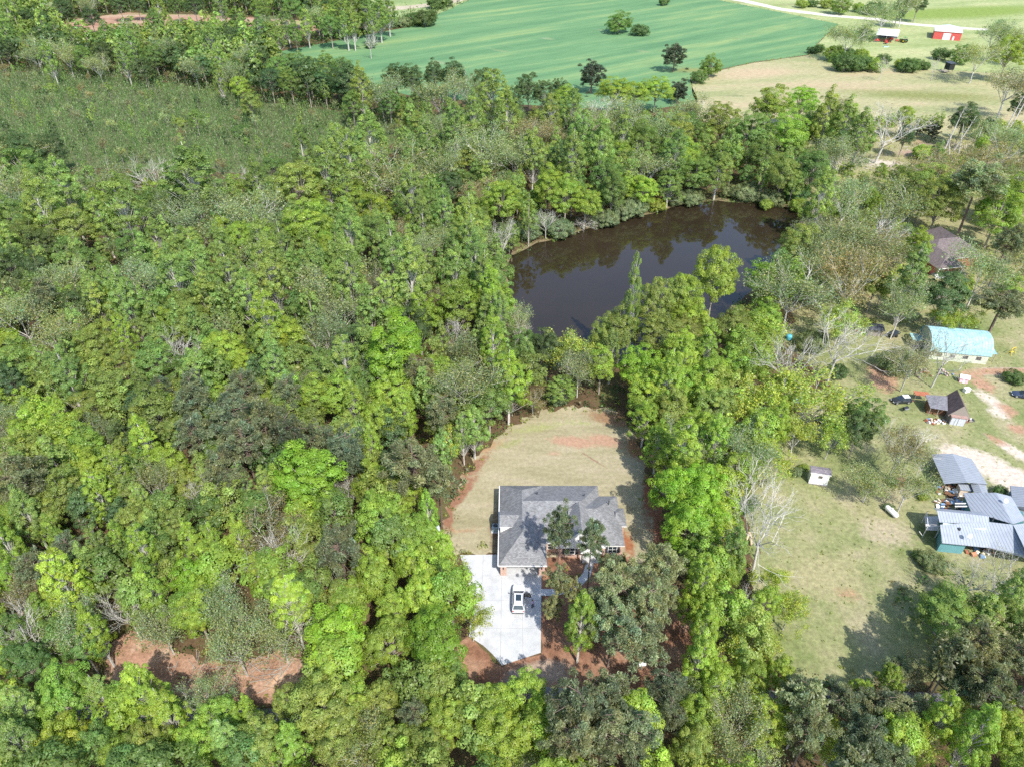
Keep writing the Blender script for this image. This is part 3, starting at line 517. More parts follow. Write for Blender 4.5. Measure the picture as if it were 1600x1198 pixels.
# ------------------------------------------------------------------ vehicles, people and small things
RUBBER = mat('tyre_rubber', (.03,.03,.03), .9); STEEL = mat('wheel_steel', (.45,.46,.48), .35, .1, metal=.6); LAMP = mat('lamp_lens', (.75,.76,.78), .15, .05); TAIL = mat('tail_lamp_red', (.45,.03,.03), .3)
CLOTHP = mat('lilac_shirt', (.42,.34,.55), .9); CLOTHD = mat('dark_trousers', (.05,.05,.09), .9); SKIN = mat('skin', (.45,.28,.2), .6, .05); HAIR = mat('dark_hair', (.04,.03,.025), .8)
def make_car(root, paint, W=1.92, L=4.95, Hh=1.72, roof_m=None, sunroof=False, rear_cut=.25, open_door=False, hood=.30):
    """vehicle pointing to +Y, origin under its middle"""
    hw = W/2; y0, y1 = -L/2, L/2; belt = Hh*.6
    def ring(y, w_, zb, zt, inset=.1):
        return [(-w_, y, zb+.08), (-w_+.06, y, zb), (w_-.06, y, zb), (w_, y, zb+.08), (w_, y, zt-.14), (w_-inset, y, zt), (-w_+inset, y, zt), (-w_, y, zt-.14)]
    st = [(y0, hw-.16, .42, belt-.12), (y0+.08, hw-.06, .3, belt-.02), (y0+.5, hw, .26, belt), (-.2, hw, .25, belt), (y1-L*hood, hw, .25, belt-.02), (y1-.6, hw-.02, .26, belt-.12), (y1-.15, hw-.1, .3, belt-.25), (y1, hw-.28, .4, belt-.42)]
    b = MB().loft([ring(*q) for q in st]); body = b.build('body', paint, root, smooth=False, bevel=.03)
    cy0, cy1 = y0+.12, y1-L*hood+.1; ry0, ry1 = cy0+rear_cut+.12, cy1-1.0; bw, tw = hw-.07, hw-.27; zt = Hh-.06
    lo = [(-bw,cy0,belt-.02),(bw,cy0,belt-.02),(bw,cy1,belt-.04),(-bw,cy1,belt-.04)]; hi = [(-tw,ry0,zt),(tw,ry0,zt),(tw,ry1,zt),(-tw,ry1,zt)]
    V = [Vector(p) for p in lo+hi]
    def face(a, b_, c, d, name, m_, s0=.06):   # inset quad standing 4 mm proud of the cabin shell
        q = [V[i] for i in (a, b_, c, d)]; c0 = sum(q, Vector())/4; n_ = (q[1]-q[0]).cross(q[3]-q[0]).normalized()
        q = [p + (c0-p)*s0*1.6 + n_*.006 for p in q]; g = MB(); g.loft([[p-n_*.004 for p in q], q]); return g.build(name, m_, root)
    sh = MB().loft([lo, hi]); sh.build('cabin', paint, root, bevel=.03)
    face(3, 2, 6, 7, 'windscreen', GLASS) if False else face(2, 3, 7, 6, 'windscreen', GLASS); face(0, 1, 5, 4, 'rear_window', GLASS)
    for (a, b_, c, d) in ((1,2,6,5),(3,0,4,7)): face(a, b_, c, d, 'side_window', GLASS, .09)
    r = MB().loft([[(x*.98, y, zt+.005) for x, y, _ in hi], [(x*.93, y*.97 if y > 0 else y+.06, Hh) for x, y, _ in hi]]); rf = r.build('roof', roof_m or paint, root, bevel=.02)
    if sunroof:
        MB().box(-.42, .42, ry1-1.35, ry1-.22, Hh-.02, Hh+.012).build('sunroof', GLASS, rf)
        for sx in (-1, 1): MB().box(sx*(tw-.06)-.025, sx*(tw-.06)+.025, ry0+.2, ry1-.3, Hh-.01, Hh+.05).build('roof_rail', CHAR, rf)
    for sx in (-1, 1):
        for yy in (y0+L*.19, y1-L*.18):
            t_ = MB().tube((sx*(hw-.24), yy, .35), (sx*(hw+.01), yy, .35), .35, n=16).build('wheel', RUBBER, root); MB().tube((sx*(hw), yy, .35), (sx*(hw+.02), yy, .35), .21, n=12).build('rim', STEEL, t_)
        MB().obox((sx*(hw+.1), cy1-.55, belt+.08), (.2,.12,.15)).build('mirror', CHAR, root)
        MB().obox((sx*(hw-.36), y1-.07, belt-.42), (.36,.14,.12), -sx*.35).build('headlight', LAMP, root)
        MB().obox((sx*(hw-.22), y0+.06, belt-.2), (.22,.16,.2)).build('tail_light', TAIL, root)
    MB().box(-.28, .28, y0-.03, y0+.02, .62, .76).build('number_plate', mat('plate_grey', (.5,.5,.5), .5), root)
    MB().box(-hw+.15, hw-.15, y0-.07, y0+.05, .34, .5).build('rear_bumper', CHAR, root)
    if open_door:
        d = MB().obox((hw+.45, cy1-.62, .72), (.95,.09,.72), math.radians(-12)); d.obox((hw+.42, cy1-.62, 1.22), (.75,.05,.34), math.radians(-12)); dd = d.build('door', CHAR, root)
        MB().obox((hw+.5, cy1-.70, .75), (.5,.08,.1), math.radians(-12)).build('door_pocket', GREYWOOD, dd)
        MB().box(hw-.02, hw+.004, cy1-1.5, cy1-.55, .4, belt+.4).build('door_opening', DARK, root)
    return root
WPAINT = mat('white_car_paint', (.62,.64,.67), .25, .02, coat=.6)
suv = empty('parked_car', (.98, 66.55, .07), math.radians(-1.5), 'white sport utility vehicle with a dark sunroof parked on the concrete driveway, door open', 'car')
make_car(suv, WPAINT, sunroof=True, open_door=True)

def person(root):
    me = bpy.data.meshes.new('body')
    J = {'pel':((0,0,.95),.14),'sp':((0,.02,1.15),.13),'ch':((0,.05,1.35),.15),'nk':((0,.07,1.49),.06),'hd':((0,.10,1.60),.095),'tp':((0,.12,1.70),.085),
         'lh':((-.1,0,.9),.09),'lk':((-.12,.06,.5),.06),'la':((-.12,-.02,.1),.045),'lt':((-.13,.15,.04),.04),'rh':((.1,0,.9),.09),'rk':((.13,-.02,.5),.06),'ra':((.14,-.14,.1),.045),'rt':((.15,.02,.04),.04),
         'ls':((-.19,.05,1.40),.06),'le':((-.27,.10,1.13),.045),'lw':((-.25,.30,1.02),.032),'lf':((-.24,.39,1.0),.028),'rs':((.19,.05,1.40),.06),'re':((.27,.02,1.14),.045),'rw':((.28,.16,.93),.032),'rf':((.27,.22,.86),.028)}
    for s_, x in (('l', -.24), ('r', .27)):
        b0 = J[s_+'f'][0]
        for k in range(4): J[s_+'g%d' % k] = ((b0[0]+(-.035+.023*k), b0[1]+.065-.008*abs(k-1.5), b0[2]-.03), .010)
        J[s_+'th'] = ((b0[0]+(.05 if s_ == 'l' else -.05), b0[1]+.02, b0[2]+.0), .011)
    E_ = [('pel','sp'),('sp','ch'),('ch','nk'),('nk','hd'),('hd','tp'),('pel','lh'),('lh','lk'),('lk','la'),('la','lt'),('pel','rh'),('rh','rk'),('rk','ra'),('ra','rt'),('ch','ls'),('ls','le'),('le','lw'),('lw','lf'),('ch','rs'),('rs','re'),('re','rw'),('rw','rf')]
    for s_ in 'lr': E_ += [(s_+'f', s_+'g%d' % k) for k in range(4)] + [(s_+'f', s_+'th')]
    ks = list(J); me.from_pydata([J[k][0] for k in ks], [(ks.index(a), ks.index(b)) for a, b in E_], []); me.materials.append(SKIN)
    o = bpy.data.objects.new('body', me); COL.objects.link(o); o.parent = root
    md = o.modifiers.new('skin', 'SKIN'); sv = me.skin_vertices[0].data
    for i, k in enumerate(ks): sv[i].radius = (J[k][1], J[k][1]); sv[i].use_root = (k == 'pel')
    sb = o.modifiers.new('sub', 'SUBSURF'); sb.levels = 1; sb.render_levels = 1
    def oval(z, rx, ry, cy): return [(rx*math.cos(2*math.pi*i/12), cy+ry*math.sin(2*math.pi*i/12), z) for i in range(12)]
    MB().loft([oval(.92,.19,.15,0), oval(1.1,.175,.14,.02), oval(1.3,.215,.155,.05), oval(1.42,.2,.12,.06), oval(1.47,.1,.09,.07)]).build('shirt', CLOTHP, root, True)
    for a, b_ in (('ls','le'),('rs','re')): MB().tube(J[a][0], J[b_][0], .075, .06).build('sleeve', CLOTHP, root, True)
    t_ = MB().loft([oval(.99,.185,.145,0), oval(.85,.19,.15,0)])
    for s_ in 'lr': t_.tube(J[s_+'h'][0], J[s_+'k'][0], .105, .08); t_.tube(J[s_+'k'][0], J[s_+'a'][0], .08, .065)
    t_.build('trousers', CLOTHD, root, True)
    for s_ in 'lr': MB().ball(tuple(Vector(J[s_+'t'][0])+Vector((0,-.06,.01))), (.055,.14,.05)).build('shoe', CHAR, root, True)
    MB().ball((0,.085,1.665), (.105,.115,.105), 10).build('hair', HAIR, root, True)
p_ = empty('person', (*G(832.5, 948.5), .07), math.radians(50), 'person in a lilac shirt and dark trousers standing by the open car door', 'person'); person(p_)

GREEN = mat('green_machine_paint', (.04,.22,.06), .4, .1); REDP = mat('red_machine_paint', (.5,.06,.05), .5, .2); YEL = mat('yellow_paint', (.7,.5,.05), .5)
BLACKP = mat('black_paint', (.025,.028,.03), .3, .1, coat=.3); BLUEP = mat('teal_paint', (.1,.4,.5), .6); PINKP = mat('pink_fabric', (.72,.42,.48), .9, .3)
c_ = thing_at('parked_car', 1407, 628, 95, 'small black vehicle with a pale patched top parked beside the old brown shed', 'car'); make_car(c_, BLACKP, 1.7, 3.9, 1.5, roof_m=mat('pale_patched_top', (.6,.62,.62), .6, .3))
c_ = thing_at('parked_car', 1599, 620, 70, 'dark car parked on the grass beyond the pale dirt track', 'car'); make_car(c_, mat('dark_blue_car_paint', (.03,.04,.07), .3, .1, coat=.5), 1.8, 4.6, 1.45, rear_cut=.6)
c_ = thing_at('pickup_truck', 1296, 660, 78, 'old black pickup truck half hidden under the yellow-green trees', 'pickup truck')
make_car(c_, BLACKP, 1.95, 5.2, 1.7, rear_cut=.3)
# small blue shed in the trees
s = thing_at('tin_shed', 1246, 641, -12, 'tiny grey shed with a dull blue roof hidden among yellow-green trees', 'shed'); MB().box(-1.1,1.1,0,1.8,0,1.9).build('wall', GREYWOOD, s); r_ = MB(); roof(r_, -1.3,1.3,-.2,2.0,1.95,2.5,'x'); r_.build('roof', [stripes('dull_blue_sheet', (.25,.38,.42), (.15,.25,.3), 3), GREYWOOD], s)
s = thing_at('dark_roof_shed', 1367, 527, -8, 'low open shed with a nearly black flat roof above the yard', 'shed'); MB().obox((0,1.2,2.0),(3.6,2.6,.1),0,0,.12).build('roof', mat('black_felt', (.06,.065,.08), .8), s); MB().box(-1.6,1.6,.5,2.2,0,1.8).build('wall', GREYWOOD, s)
for xx in (-1.6, 1.6): MB().box(xx-.05,xx+.05,0,.1,0,1.82).build('post', GREYWOOD, s)
s = thing_at('utility_trailer', 1395, 525, 35, 'low black two-wheeled trailer next to the dark roofed shed', 'trailer'); MB().box(-1.5,1.5,-.8,.8,.45,.9).build('box', BLACKP, s); MB().tube((1.5,0,.5),(2.6,0,.45),.05).build('drawbar', STEEL, s)
for sy in (-1,1): MB().tube((0,sy*.8,.33),(0,sy*1.0,.33),.33,n=14).build('wheel', RUBBER, s)
s = thing_at('charcoal_grill', 1413, 642, 20, 'black barrel grill standing just below the small black vehicle', 'grill'); MB().tube((-.55,0,.85),(.55,0,.85),.3,n=14).build('barrel', BLACKP, s); MB().box(-.5,.5,-.55,-.32,.82,.87).build('shelf', STEEL, s)
for xx in (-.4,.4):
    for yy in (-.2,.2): MB().tube((xx,yy,0),(xx,yy,.7),.025).build('leg', STEEL, s)
s = thing_at('chest_freezer', 1509, 612, 15, 'white chest freezer standing alone on the grass near the dirt track', 'freezer'); MB().box(-.6,.6,-.4,.4,.05,.85).build('cabinet', WHITE, s, bevel=.03); MB().box(-.62,.62,-.42,.42,.86,.98).build('lid', WHITE, s, bevel=.02)
s = thing_at('play_house', 1504, 596, -20, 'pink and white plastic play house left on the lawn below the turquoise barn', 'play house'); MB().box(-.8,.8,-.6,.6,0,1.2).build('wall', PINKP, s); r_ = MB(); roof(r_, -.95,.95,-.75,.75,1.22,1.75,'x'); r_.build('roof', [WHITE, PINKP], s); MB().box(-.2,.2,-.63,-.602,0,.9).build('door', WHITE, s)
s = thing_at('propane_tank', 1391, 803, -68, 'white propane tank lying on short legs at the edge of the trees', 'tank')
k_ = MB(); k_.loft([[(x, r*math.cos(2*math.pi*i/14), .75+r*math.sin(2*math.pi*i/14)) for i in range(14)] for x, r in ((-1.35,.12),(-1.25,.32),(-1.0,.46),(1.0,.46),(1.25,.32),(1.35,.12))]); k_.build('tank_shell', WHITE, s, True)
MB().tube((0,0,1.18),(0,0,1.38),.18,n=10).build('valve_cap', WHITE, s)
for xx in (-.8,.8): MB().box(xx-.1,xx+.1,-.3,.3,0,.4).build('leg', GREYWOOD, s)
s = thing_at('wood_stove', 1402, 757, 10, 'dark red iron box stove under the large leafless tree', 'stove'); MB().box(-.8,.8,-.7,.7,.2,1.5).build('firebox', mat('maroon_iron', (.2,.05,.05), .7, .3), s, bevel=.04); MB().tube((.3,.2,1.5),(.3,.2,2.3),.1).build('flue', CHAR, s)
for xx in (-.6,.6): MB().box(xx-.05,xx+.05,-.5,.5,0,.2).build('leg', CHAR, s)
s = thing_at('water_drum', 1232, 531, 0, 'bright teal plastic drum at the wood edge above the yard', 'drum'); MB().loft([[(r*math.cos(2*math.pi*i/14), r*math.sin(2*math.pi*i/14), z) for i in range(14)] for z, r in ((0,.6),(.3,.66),(.9,.66),(1.3,.6),(1.35,.2))]).build('shell', BLUEP, s, True)
s = thing_at('garden_bench', 1214, 527, 10, 'small white garden bench at the wood edge near the teal drum', 'bench'); MB().box(-.6,.6,-.25,.25,.4,.46).build('seat', WHITE, s); MB().box(-.6,.6,.2,.26,.46,.95).build('backrest', WHITE, s)
for xx in (-.5,.5): MB().box(xx-.04,xx+.04,-.2,.2,0,.4).build('leg', WHITE, s)
s = thing_at('post_box', 1002, 1045, 8, 'pale grey mail box on a short post in the clay under the pines', 'mail box'); MB().box(-.06,.06,-.06,.06,0,1.1).build('post', GREYWOOD, s); k_ = MB(); k_.box(-.5,.5,-.22,.22,1.1,1.4); k_.tube((-.5,0,1.4),(.5,0,1.4),.22,n=12); k_.build('box', WHITE, s)
s = empty('air_conditioner', (-2.75, 80.6, 0), 0, 'grey air conditioning unit on a pad beside the brick house wall', 'air conditioner'); MB().box(-.7,.7,-.7,.7,0,.1).build('pad', CONC, s); MB().box(-.5,.5,-.5,.5,.1,1.1).build('cabinet', mat('grey_cabinet', (.28,.36,.42), .5), s, bevel=.03); MB().tube((0,0,1.1),(0,0,1.14),.4,n=16).build('fan_grille', CHAR, s)
s = thing_at('utility_pedestal', 684, 828, 20, 'pale blue utility pedestal at the edge of the lawn under the trees', 'utility box'); MB().box(-.4,.4,-.35,.35,0,.15).build('base', CONC, s); MB().box(-.3,.3,-.25,.25,.15,1.0).build('cabinet', mat('pale_blue_cabinet', (.55,.66,.72), .5), s, bevel=.03)
s = thing_at('clothes_pole', 1487, 668, 0, 'leaning grey pole standing in front of the old shed doors', 'pole'); MB().tube((0,0,0),(.15,.1,2.4),.05).build('shaft', STEEL, s); MB().tube((.15,.1,2.35),(-.3,-.5,2.0),.035).build('arm', STEEL, s)
s = thing_at('garden_swing', 1580, 553, 30, 'yellow metal frame standing on the grass beyond the turquoise barn', 'swing frame')
for xx in (-.8,.8):
    for yy in (-.5,.5): MB().tube((xx,yy,0),(xx*.9,0,1.6),.05).build('leg', YEL, s)
MB().tube((-.75,0,1.6),(.75,0,1.6),.05).build('top_bar', YEL, s); MB().box(-.4,.4,-.15,.15,.5,.55).build('seat', YEL, s)
# farm machines
def wheel(par, x, y, r, wd=.35, name='wheel'):
    t_ = MB().tube((x-wd/2,y,r),(x+wd/2,y,r),r,n=16).build(name, RUBBER, par); MB().tube((x-wd/2-.02,y,r),(x+wd/2+.02,y,r),r*.55,n=12).build('rim', YEL, t_)
s = thing_at('tractor', 1411, 67, 30, 'green farm tractor standing beside the white roofed shelter', 'tractor', scale=(1.25,1.25,1.25))
b_ = MB(); b_.box(-.4,.4,-.2,2.1,.8,1.5); b_.box(-.9,.9,-1.2,-.2,.9,1.2); b_.build('body', GREEN, s, bevel=.05); MB().box(-.75,.75,-1.1,.3,2.45,2.55).build('canopy', GREEN, s); MB().box(-.3,.3,-.9,-.4,1.2,1.7).build('seat', CHAR, s)
for xx in (-.7,.7):
    for yy in (-1.0,.2): MB().tube((xx,yy,1.2),(xx,yy,2.45),.04).build('canopy_post', CHAR, s)
for sx in (-1,1): wheel(s, sx*.95, -.7, .85, .45); wheel(s, sx*.75, 1.6, .45, .3)
b_ = MB(); b_.box(-.8,.8,3.2,3.9,.2,.8); b_.build('loader_bucket', REDP, s)
for sx in (-1,1): MB().tube((sx*.5,.4,1.3),(sx*.6,3.3,.6),.07).build('loader_arm', REDP, s)
for i, (px_, py_, rz, lab) in enumerate([(1371,66,10,'red harrow under the near edge of the white roofed shelter'), (1384,66.5,-30,'red mower under the middle of the white roofed shelter'), (1393,64,40,'red tedder at the open end of the white roofed shelter'), (1386,69,70,'low red implement lying on the grass before the white roofed shelter')]):
    s = thing_at('farm_implement', px_, py_, rz, lab, 'farm machine', 'red farm machines at the pole shelter'); f_ = MB(); f_.box(-2.2,2.2,-.1,.1,.8,1.0); f_.box(-2.2,2.2,1.3,1.5,.8,1.0); f_.box(-2.0,-1.8,-.1,1.5,.8,1.0); f_.box(1.8,2.0,-.1,1.5,.8,1.0); f_.box(-.1,.1,-2.2,1.5,.75,.9); f_.obox((0,.7,1.3),(1.8,1.1,.7)); f_.build('frame', REDP, s)
    for k in range(5): MB().tube((-1.8+k*.9,.2,.4),(-1.7+k*.9,.2,.4),.4,n=12).build('disc', STEEL, s)
    for sx in (-1,1): MB().tube((sx*1.1,.7,.4),(sx*1.35,.7,.4),.4,n=12).build('wheel', RUBBER, s)
s = thing_at('water_trough', 1384, 74, 0, 'pale blue stock trough on the grass in front of the farm shelter', 'trough'); MB().loft([[(-1.4,-.5,0),(1.4,-.5,0),(1.4,.5,0),(-1.4,.5,0)],[(-1.5,-.6,.6),(1.5,-.6,.6),(1.5,.6,.6),(-1.5,.6,.6)]]).build('basin', mat('pale_blue_tub', (.45,.62,.65), .5), s); MB().box(-1.35,1.35,-.5,.5,.6,.61).build('water', GLASS, s)
s = thing_at('deer_stand', 1481, 113, 15, 'black box on short legs standing between the hedge and the tree shadows', 'hunting box', scale=(1.5,1.5,1.5)); MB().box(-1.1,1.1,-1.1,1.1,.9,3.0).build('cabin', BLACKP, s); MB().obox((0,0,3.08),(2.6,2.6,.12),0,0,.08).build('roof', CHAR, s); MB().box(-3.0,-1.2,-1.4,.6,.5,.8).build('platform', GREYWOOD, s)
for xx in (-.9,.9):
    for yy in (-.9,.9): MB().tube((xx,yy,0),(xx,yy,.9),.08).build('leg', GREYWOOD, s)
# piles: nobody could count their sticks and scraps
def heap(name, px, py, rx, ry, n, mats_, label, seed, size=(.2,.9), h=.7, sticks=False):
    rng = random.Random(seed); cx_, cy_ = G(px, py); mb = MB()
    for i in range(n):
        a = rng.uniform(0, 6.28); r = math.sqrt(rng.random()); x = cx_+rx*r*math.cos(a); y = cy_+ry*r*math.sin(a); z = rng.uniform(.05, h)*(1-r*.7)
        if sticks: L = rng.uniform(1, 3.5); b_ = rng.uniform(0, 6.28); mb.tube((x-L/2*math.cos(b_), y-L/2*math.sin(b_), max(.05, z)), (x+L/2*math.cos(b_), y+L/2*math.sin(b_), max(.05, z+rng.uniform(-.3,.5))), rng.uniform(.03,.09), .02, 5, m=rng.randrange(len(mats_)))
        else: mb.obox((x, y, z+.1), (rng.uniform(*size), rng.uniform(*size), rng.uniform(.1,.6)), rng.uniform(0, 3), rng.randrange(len(mats_)), rng.uniform(-.3,.3), rng.uniform(-.3,.3))
    o = mb.build(name, mats_); tag(o, label, 'debris', kind='stuff'); return o
JUNK = [WHITE, GREYWOOD, CHAR, RUST, mat('cream_scrap', (.6,.52,.4), .8), mat('blue_scrap', (.15,.25,.4), .7), TIMBER]
heap('scrap_debris', 1490, 768, 3.2, 1.6, 60, JUNK, 'clutter of boxes and scrap stored under the open carport', 1)
heap('scrap_debris', 1461, 659, 2.0, .8, 32, JUNK, 'scattered white and dark scrap in front of the old brown shed', 2, (.15,.6), .3)
heap('scrap_debris', 1508, 657, 1.5, .5, 18, JUNK, 'planks and scrap lying at the corner of the old brown shed', 3, (.2,.9), .3)
heap('porch_clutter', 1484, 790, 2.6, 1.5, 45, JUNK, 'jumble of garden furniture beside the teal house wall', 4)
heap('porch_clutter', 1530, 862, 2.2, 1.2, 26, JUNK+[mat('terracotta', (.5,.22,.12), .8)], 'clutter of orange pots and chairs by the teal house corner', 5, (.2,.7), .5)
heap('yard_debris', 1350, 520, 2.0, 1.0, 18, JUNK, 'pale scrap lying beside the low dark roofed shed', 6, (.15,.6), .3)
heap('yard_debris', 1455, 585, 5.0, 2.0, 40, JUNK+[mat('pinkish_rubble', (.5,.38,.34), .9)]*4, 'rubble and scrap strewn in the grass below the turquoise barn', 7, (.15,.6), .25)
heap('branch_debris', 1388, 400, 5.5, 2.5, 110, [GREYWOOD, BARK_PALE], 'heap of cut grey branches near the brown roofed house', 8, sticks=True, h=1.2)
heap('branch_debris', 1480, 235, 16, 9, 150, [BARK_PALE, GREYWOOD, mat('fresh_wood', (.5,.38,.25), .9)], 'felled trunks and branches littering the rough ground', 9, sticks=True, h=1.5)
heap('branch_debris', 1385, 262, 14, 6, 90, [BARK_PALE, GREYWOOD], 'bleached logs lying on the rough grass behind the pond', 10, sticks=True, h=.6)
heap('branch_debris', 455, 1045, 6, 3, 60, [mat('fresh_branch', (.30,.19,.13), .9), BARK, GREYWOOD], 'cut branches lying at the back of the red clay clearing', 11, sticks=True, h=.5)
heap('branch_debris', 350, 1045, 9, 2, 40, [BARK, GREYWOOD], 'fallen grey limbs on the shaded side of the red clearing', 12, sticks=True, h=.5)
heap('branch_debris', 1250, 352, 3, 3, 30, [mat('pinkish_driftwood', (.48,.33,.27), .9)], 'pinkish brush lying on the bare bank of the pond', 13, sticks=True, h=.4)
for k, (px_, py_, rz, L) in enumerate([(1166,846,65,2.6),(1172,845,85,2.2),(1386,437,-35,7.0)]):
    s = thing_at('cut_log', px_, py_, rz, ['leaning split log at the foot of the big leafless tree', 'short pale log standing beside the split log', 'long bare fallen limb lying on the grass above the yard'][k], 'log'); MB().tube((-L/2,0,.22),(L/2,0,.3 if k == 2 else 1.0),.2,.13,8).build('log', mat('pale_cut_wood', (.5,.38,.25), .9) if k < 2 else BARK_PALE, s)
# ------------------------------------------------------------------ tree prototypes
def leaf_quads(C, N, S, rng, aspect=.62):
    """flat leaf sprays: centres, normals, sizes -> (4n,3) corners"""
    n = len(C); N = N/np.maximum(1e-6, np.linalg.norm(N, axis=1, keepdims=True)); T = rng.normal(size=(n, 3)); T -= (T*N).sum(1, keepdims=True)*N
    T /= np.maximum(1e-6, np.linalg.norm(T, axis=1, keepdims=True)); B = np.cross(N, T); S = S[:, None]
    V = np.empty((n, 4, 3)); V[:,0] = C-T*S*.5; V[:,1] = C+B*S*aspect*.5; V[:,2] = C+T*S*.5; V[:,3] = C-B*S*aspect*.5; return V.reshape(-1, 3)
def unit(n, rng, zmin=-1.0):
    z = rng.uniform(zmin, 1, n); a = rng.uniform(0, 2*np.pi, n); r = np.sqrt(1-z*z); return np.stack([r*np.cos(a), r*np.sin(a), z], 1)
def quad_mesh(name, V, tone, mats_, extra=None):
    """leaf quads (+ optional tube quads in the second material) as one mesh with a per-face tone"""
    me = bpy.data.meshes.new(name); n = len(V)//4; nt_ = 0
    if extra is not None and len(extra): V = np.concatenate([V, extra]); nt_ = len(extra)//4; tone = np.concatenate([tone, np.full((nt_, 4), [.35,.32,.28,1.0])])
    N = n+nt_; me.vertices.add(4*N); me.vertices.foreach_set('co', V.astype(np.float32).ravel()); me.loops.add(4*N); me.loops.foreach_set('vertex_index', np.arange(4*N, dtype=np.int32))
    me.polygons.add(N); me.polygons.foreach_set('loop_start', np.arange(0, 4*N, 4, dtype=np.int32))
    for q in mats_: me.materials.append(q)
    if nt_: mi = np.zeros(N, np.int32); mi[n:] = len(mats_)-1; me.polygons.foreach_set('material_index', mi)
    me.update(); a = me.attributes.new('tone', 'FLOAT_COLOR', 'FACE'); a.data.foreach_set('color', tone.astype(np.float32).ravel()); return me
def tube_quads(segs, sides=4):
    out = []
    for p0, p1, r0, r1 in segs:
        p0 = np.array(p0); p1 = np.array(p1); d = p1-p0; L = np.linalg.norm(d)
        if L < 1e-6: continue
        d = d/L; a = np.cross(d, [0,0,1] if abs(d[2]) < .9 else [1,0,0]); a /= np.linalg.norm(a); c = np.cross(d, a)
        t = 2*np.pi*np.arange(sides+1)/sides; ring = np.outer(np.cos(t), a)+np.outer(np.sin(t), c); A = p0+ring*r0; B = p1+ring*r1
        for i in range(sides): out += [A[i], A[i+1], B[i+1], B[i]]
    return np.array(out) if out else np.zeros((0, 3))
def grow(rng, p, d, L, r, depth, segs, tips, spread=.6, kids=(3, 4), up=.15, taper=.62, mids=True):
    d = d/np.linalg.norm(d); q = p + d*L*.5 + rng.normal(size=3)*L*.04; e = q + (d+rng.normal(size=3)*.12+np.array([0,0,up*.5]))*L*.5
    segs.append((p, q, r, r*.82)); segs.append((q, e, r*.82, r*.6)); tips.append((e, depth))
    if depth <= 0: return
    for k in range(rng.integers(kids[0], kids[1]+1)):
        nd = d + rng.normal(size=3)*spread + np.array([0,0,up]); st = e if (k == 0 or not mids) else p+(e-p)*rng.uniform(.45, 1)
        grow(rng, st, nd, L*rng.uniform(.55,.8), r*taper*.8, depth-1, segs, tips, spread, kids, up, taper, mids)
def tone_for(ids, n, rng, lobe_var=.13, leaf_var=.09, hue=.05):
    k = int(ids.max())+1; lv = rng.normal(1, lobe_var, k)[ids]; v = np.clip(lv*rng.normal(1, leaf_var, n), .45, 1.7); h = rng.normal(0, hue, k)[ids]+rng.normal(0, hue*.6, n)
    T = np.ones((n, 4)); T[:,0] = v*(1+h); T[:,1] = v; T[:,2] = v*(1-h); return np.clip(T, .1, 2.2)
def crown_dome(rng, R, zc, hz, lobes, per, size, lr=(.22,.38), fill=.12, zmin=-.5, pointy=0.0, lz=.85, upn=.3):
    D = unit(lobes, rng, zmin); f = 1-.5*rng.random(lobes)**1.7; f = f*.9; asym = 1+.13*np.sin(2*np.arctan2(D[:,1], D[:,0])+rng.uniform(0, 6))+.08*rng.normal(size=lobes)
    P = D*f[:,None]*asym[:,None]; P[:,2] *= 1
    if pointy: s = np.clip(1-pointy*np.clip(P[:,2]*.5+.5, 0, 1), .12, 1)*1.25; P[:,:2] *= s[:,None]
    P = P*np.array([R, R, hz]); P[:,2] += zc; LR = rng.uniform(*lr, lobes)*R; n = lobes*per; ids = np.repeat(np.arange(lobes), per)
    d = unit(n, rng, -.55); out = P-np.array([0,0,zc-.2*hz]); out /= np.maximum(.01, np.linalg.norm(out, axis=1, keepdims=True)); d = d+out[ids]*.45; d /= np.linalg.norm(d, axis=1, keepdims=True)
    rr = LR[ids]*rng.uniform(.72, 1.12, n); C = P[ids]+d*rr[:,None]*np.array([1,1,lz]); Nn = d*.7+out[ids]*.35+rng.normal(size=(n, 3))*.3+np.array([0,0,upn]); S = size*rng.lognormal(0, .28, n)
    return C, Nn, S, ids, P
FAM = {}     # family -> list of (crown mesh, trunk mesh); every prototype has radius about 4.5 m
MID = {}; LOW = {}     # light versions used in the far and filling woods
DIM = {'round': (4.5, 9.0, 14.5), 'tall': (3.9, 11.6, 20.0), 'pine': (3.9, 12.8, 17.5), 'sparse': (4.6, 10.2, 15.5), 'open': (4.6, 9.8, 14.5), 'bare': (4.4, 9.8, 15.5), 'bush': (4.5, 2.6, 5.4), 'blob': (4.5, 4.6, 9.0), 'cedar': (4.0, 5.4, 11.0)}
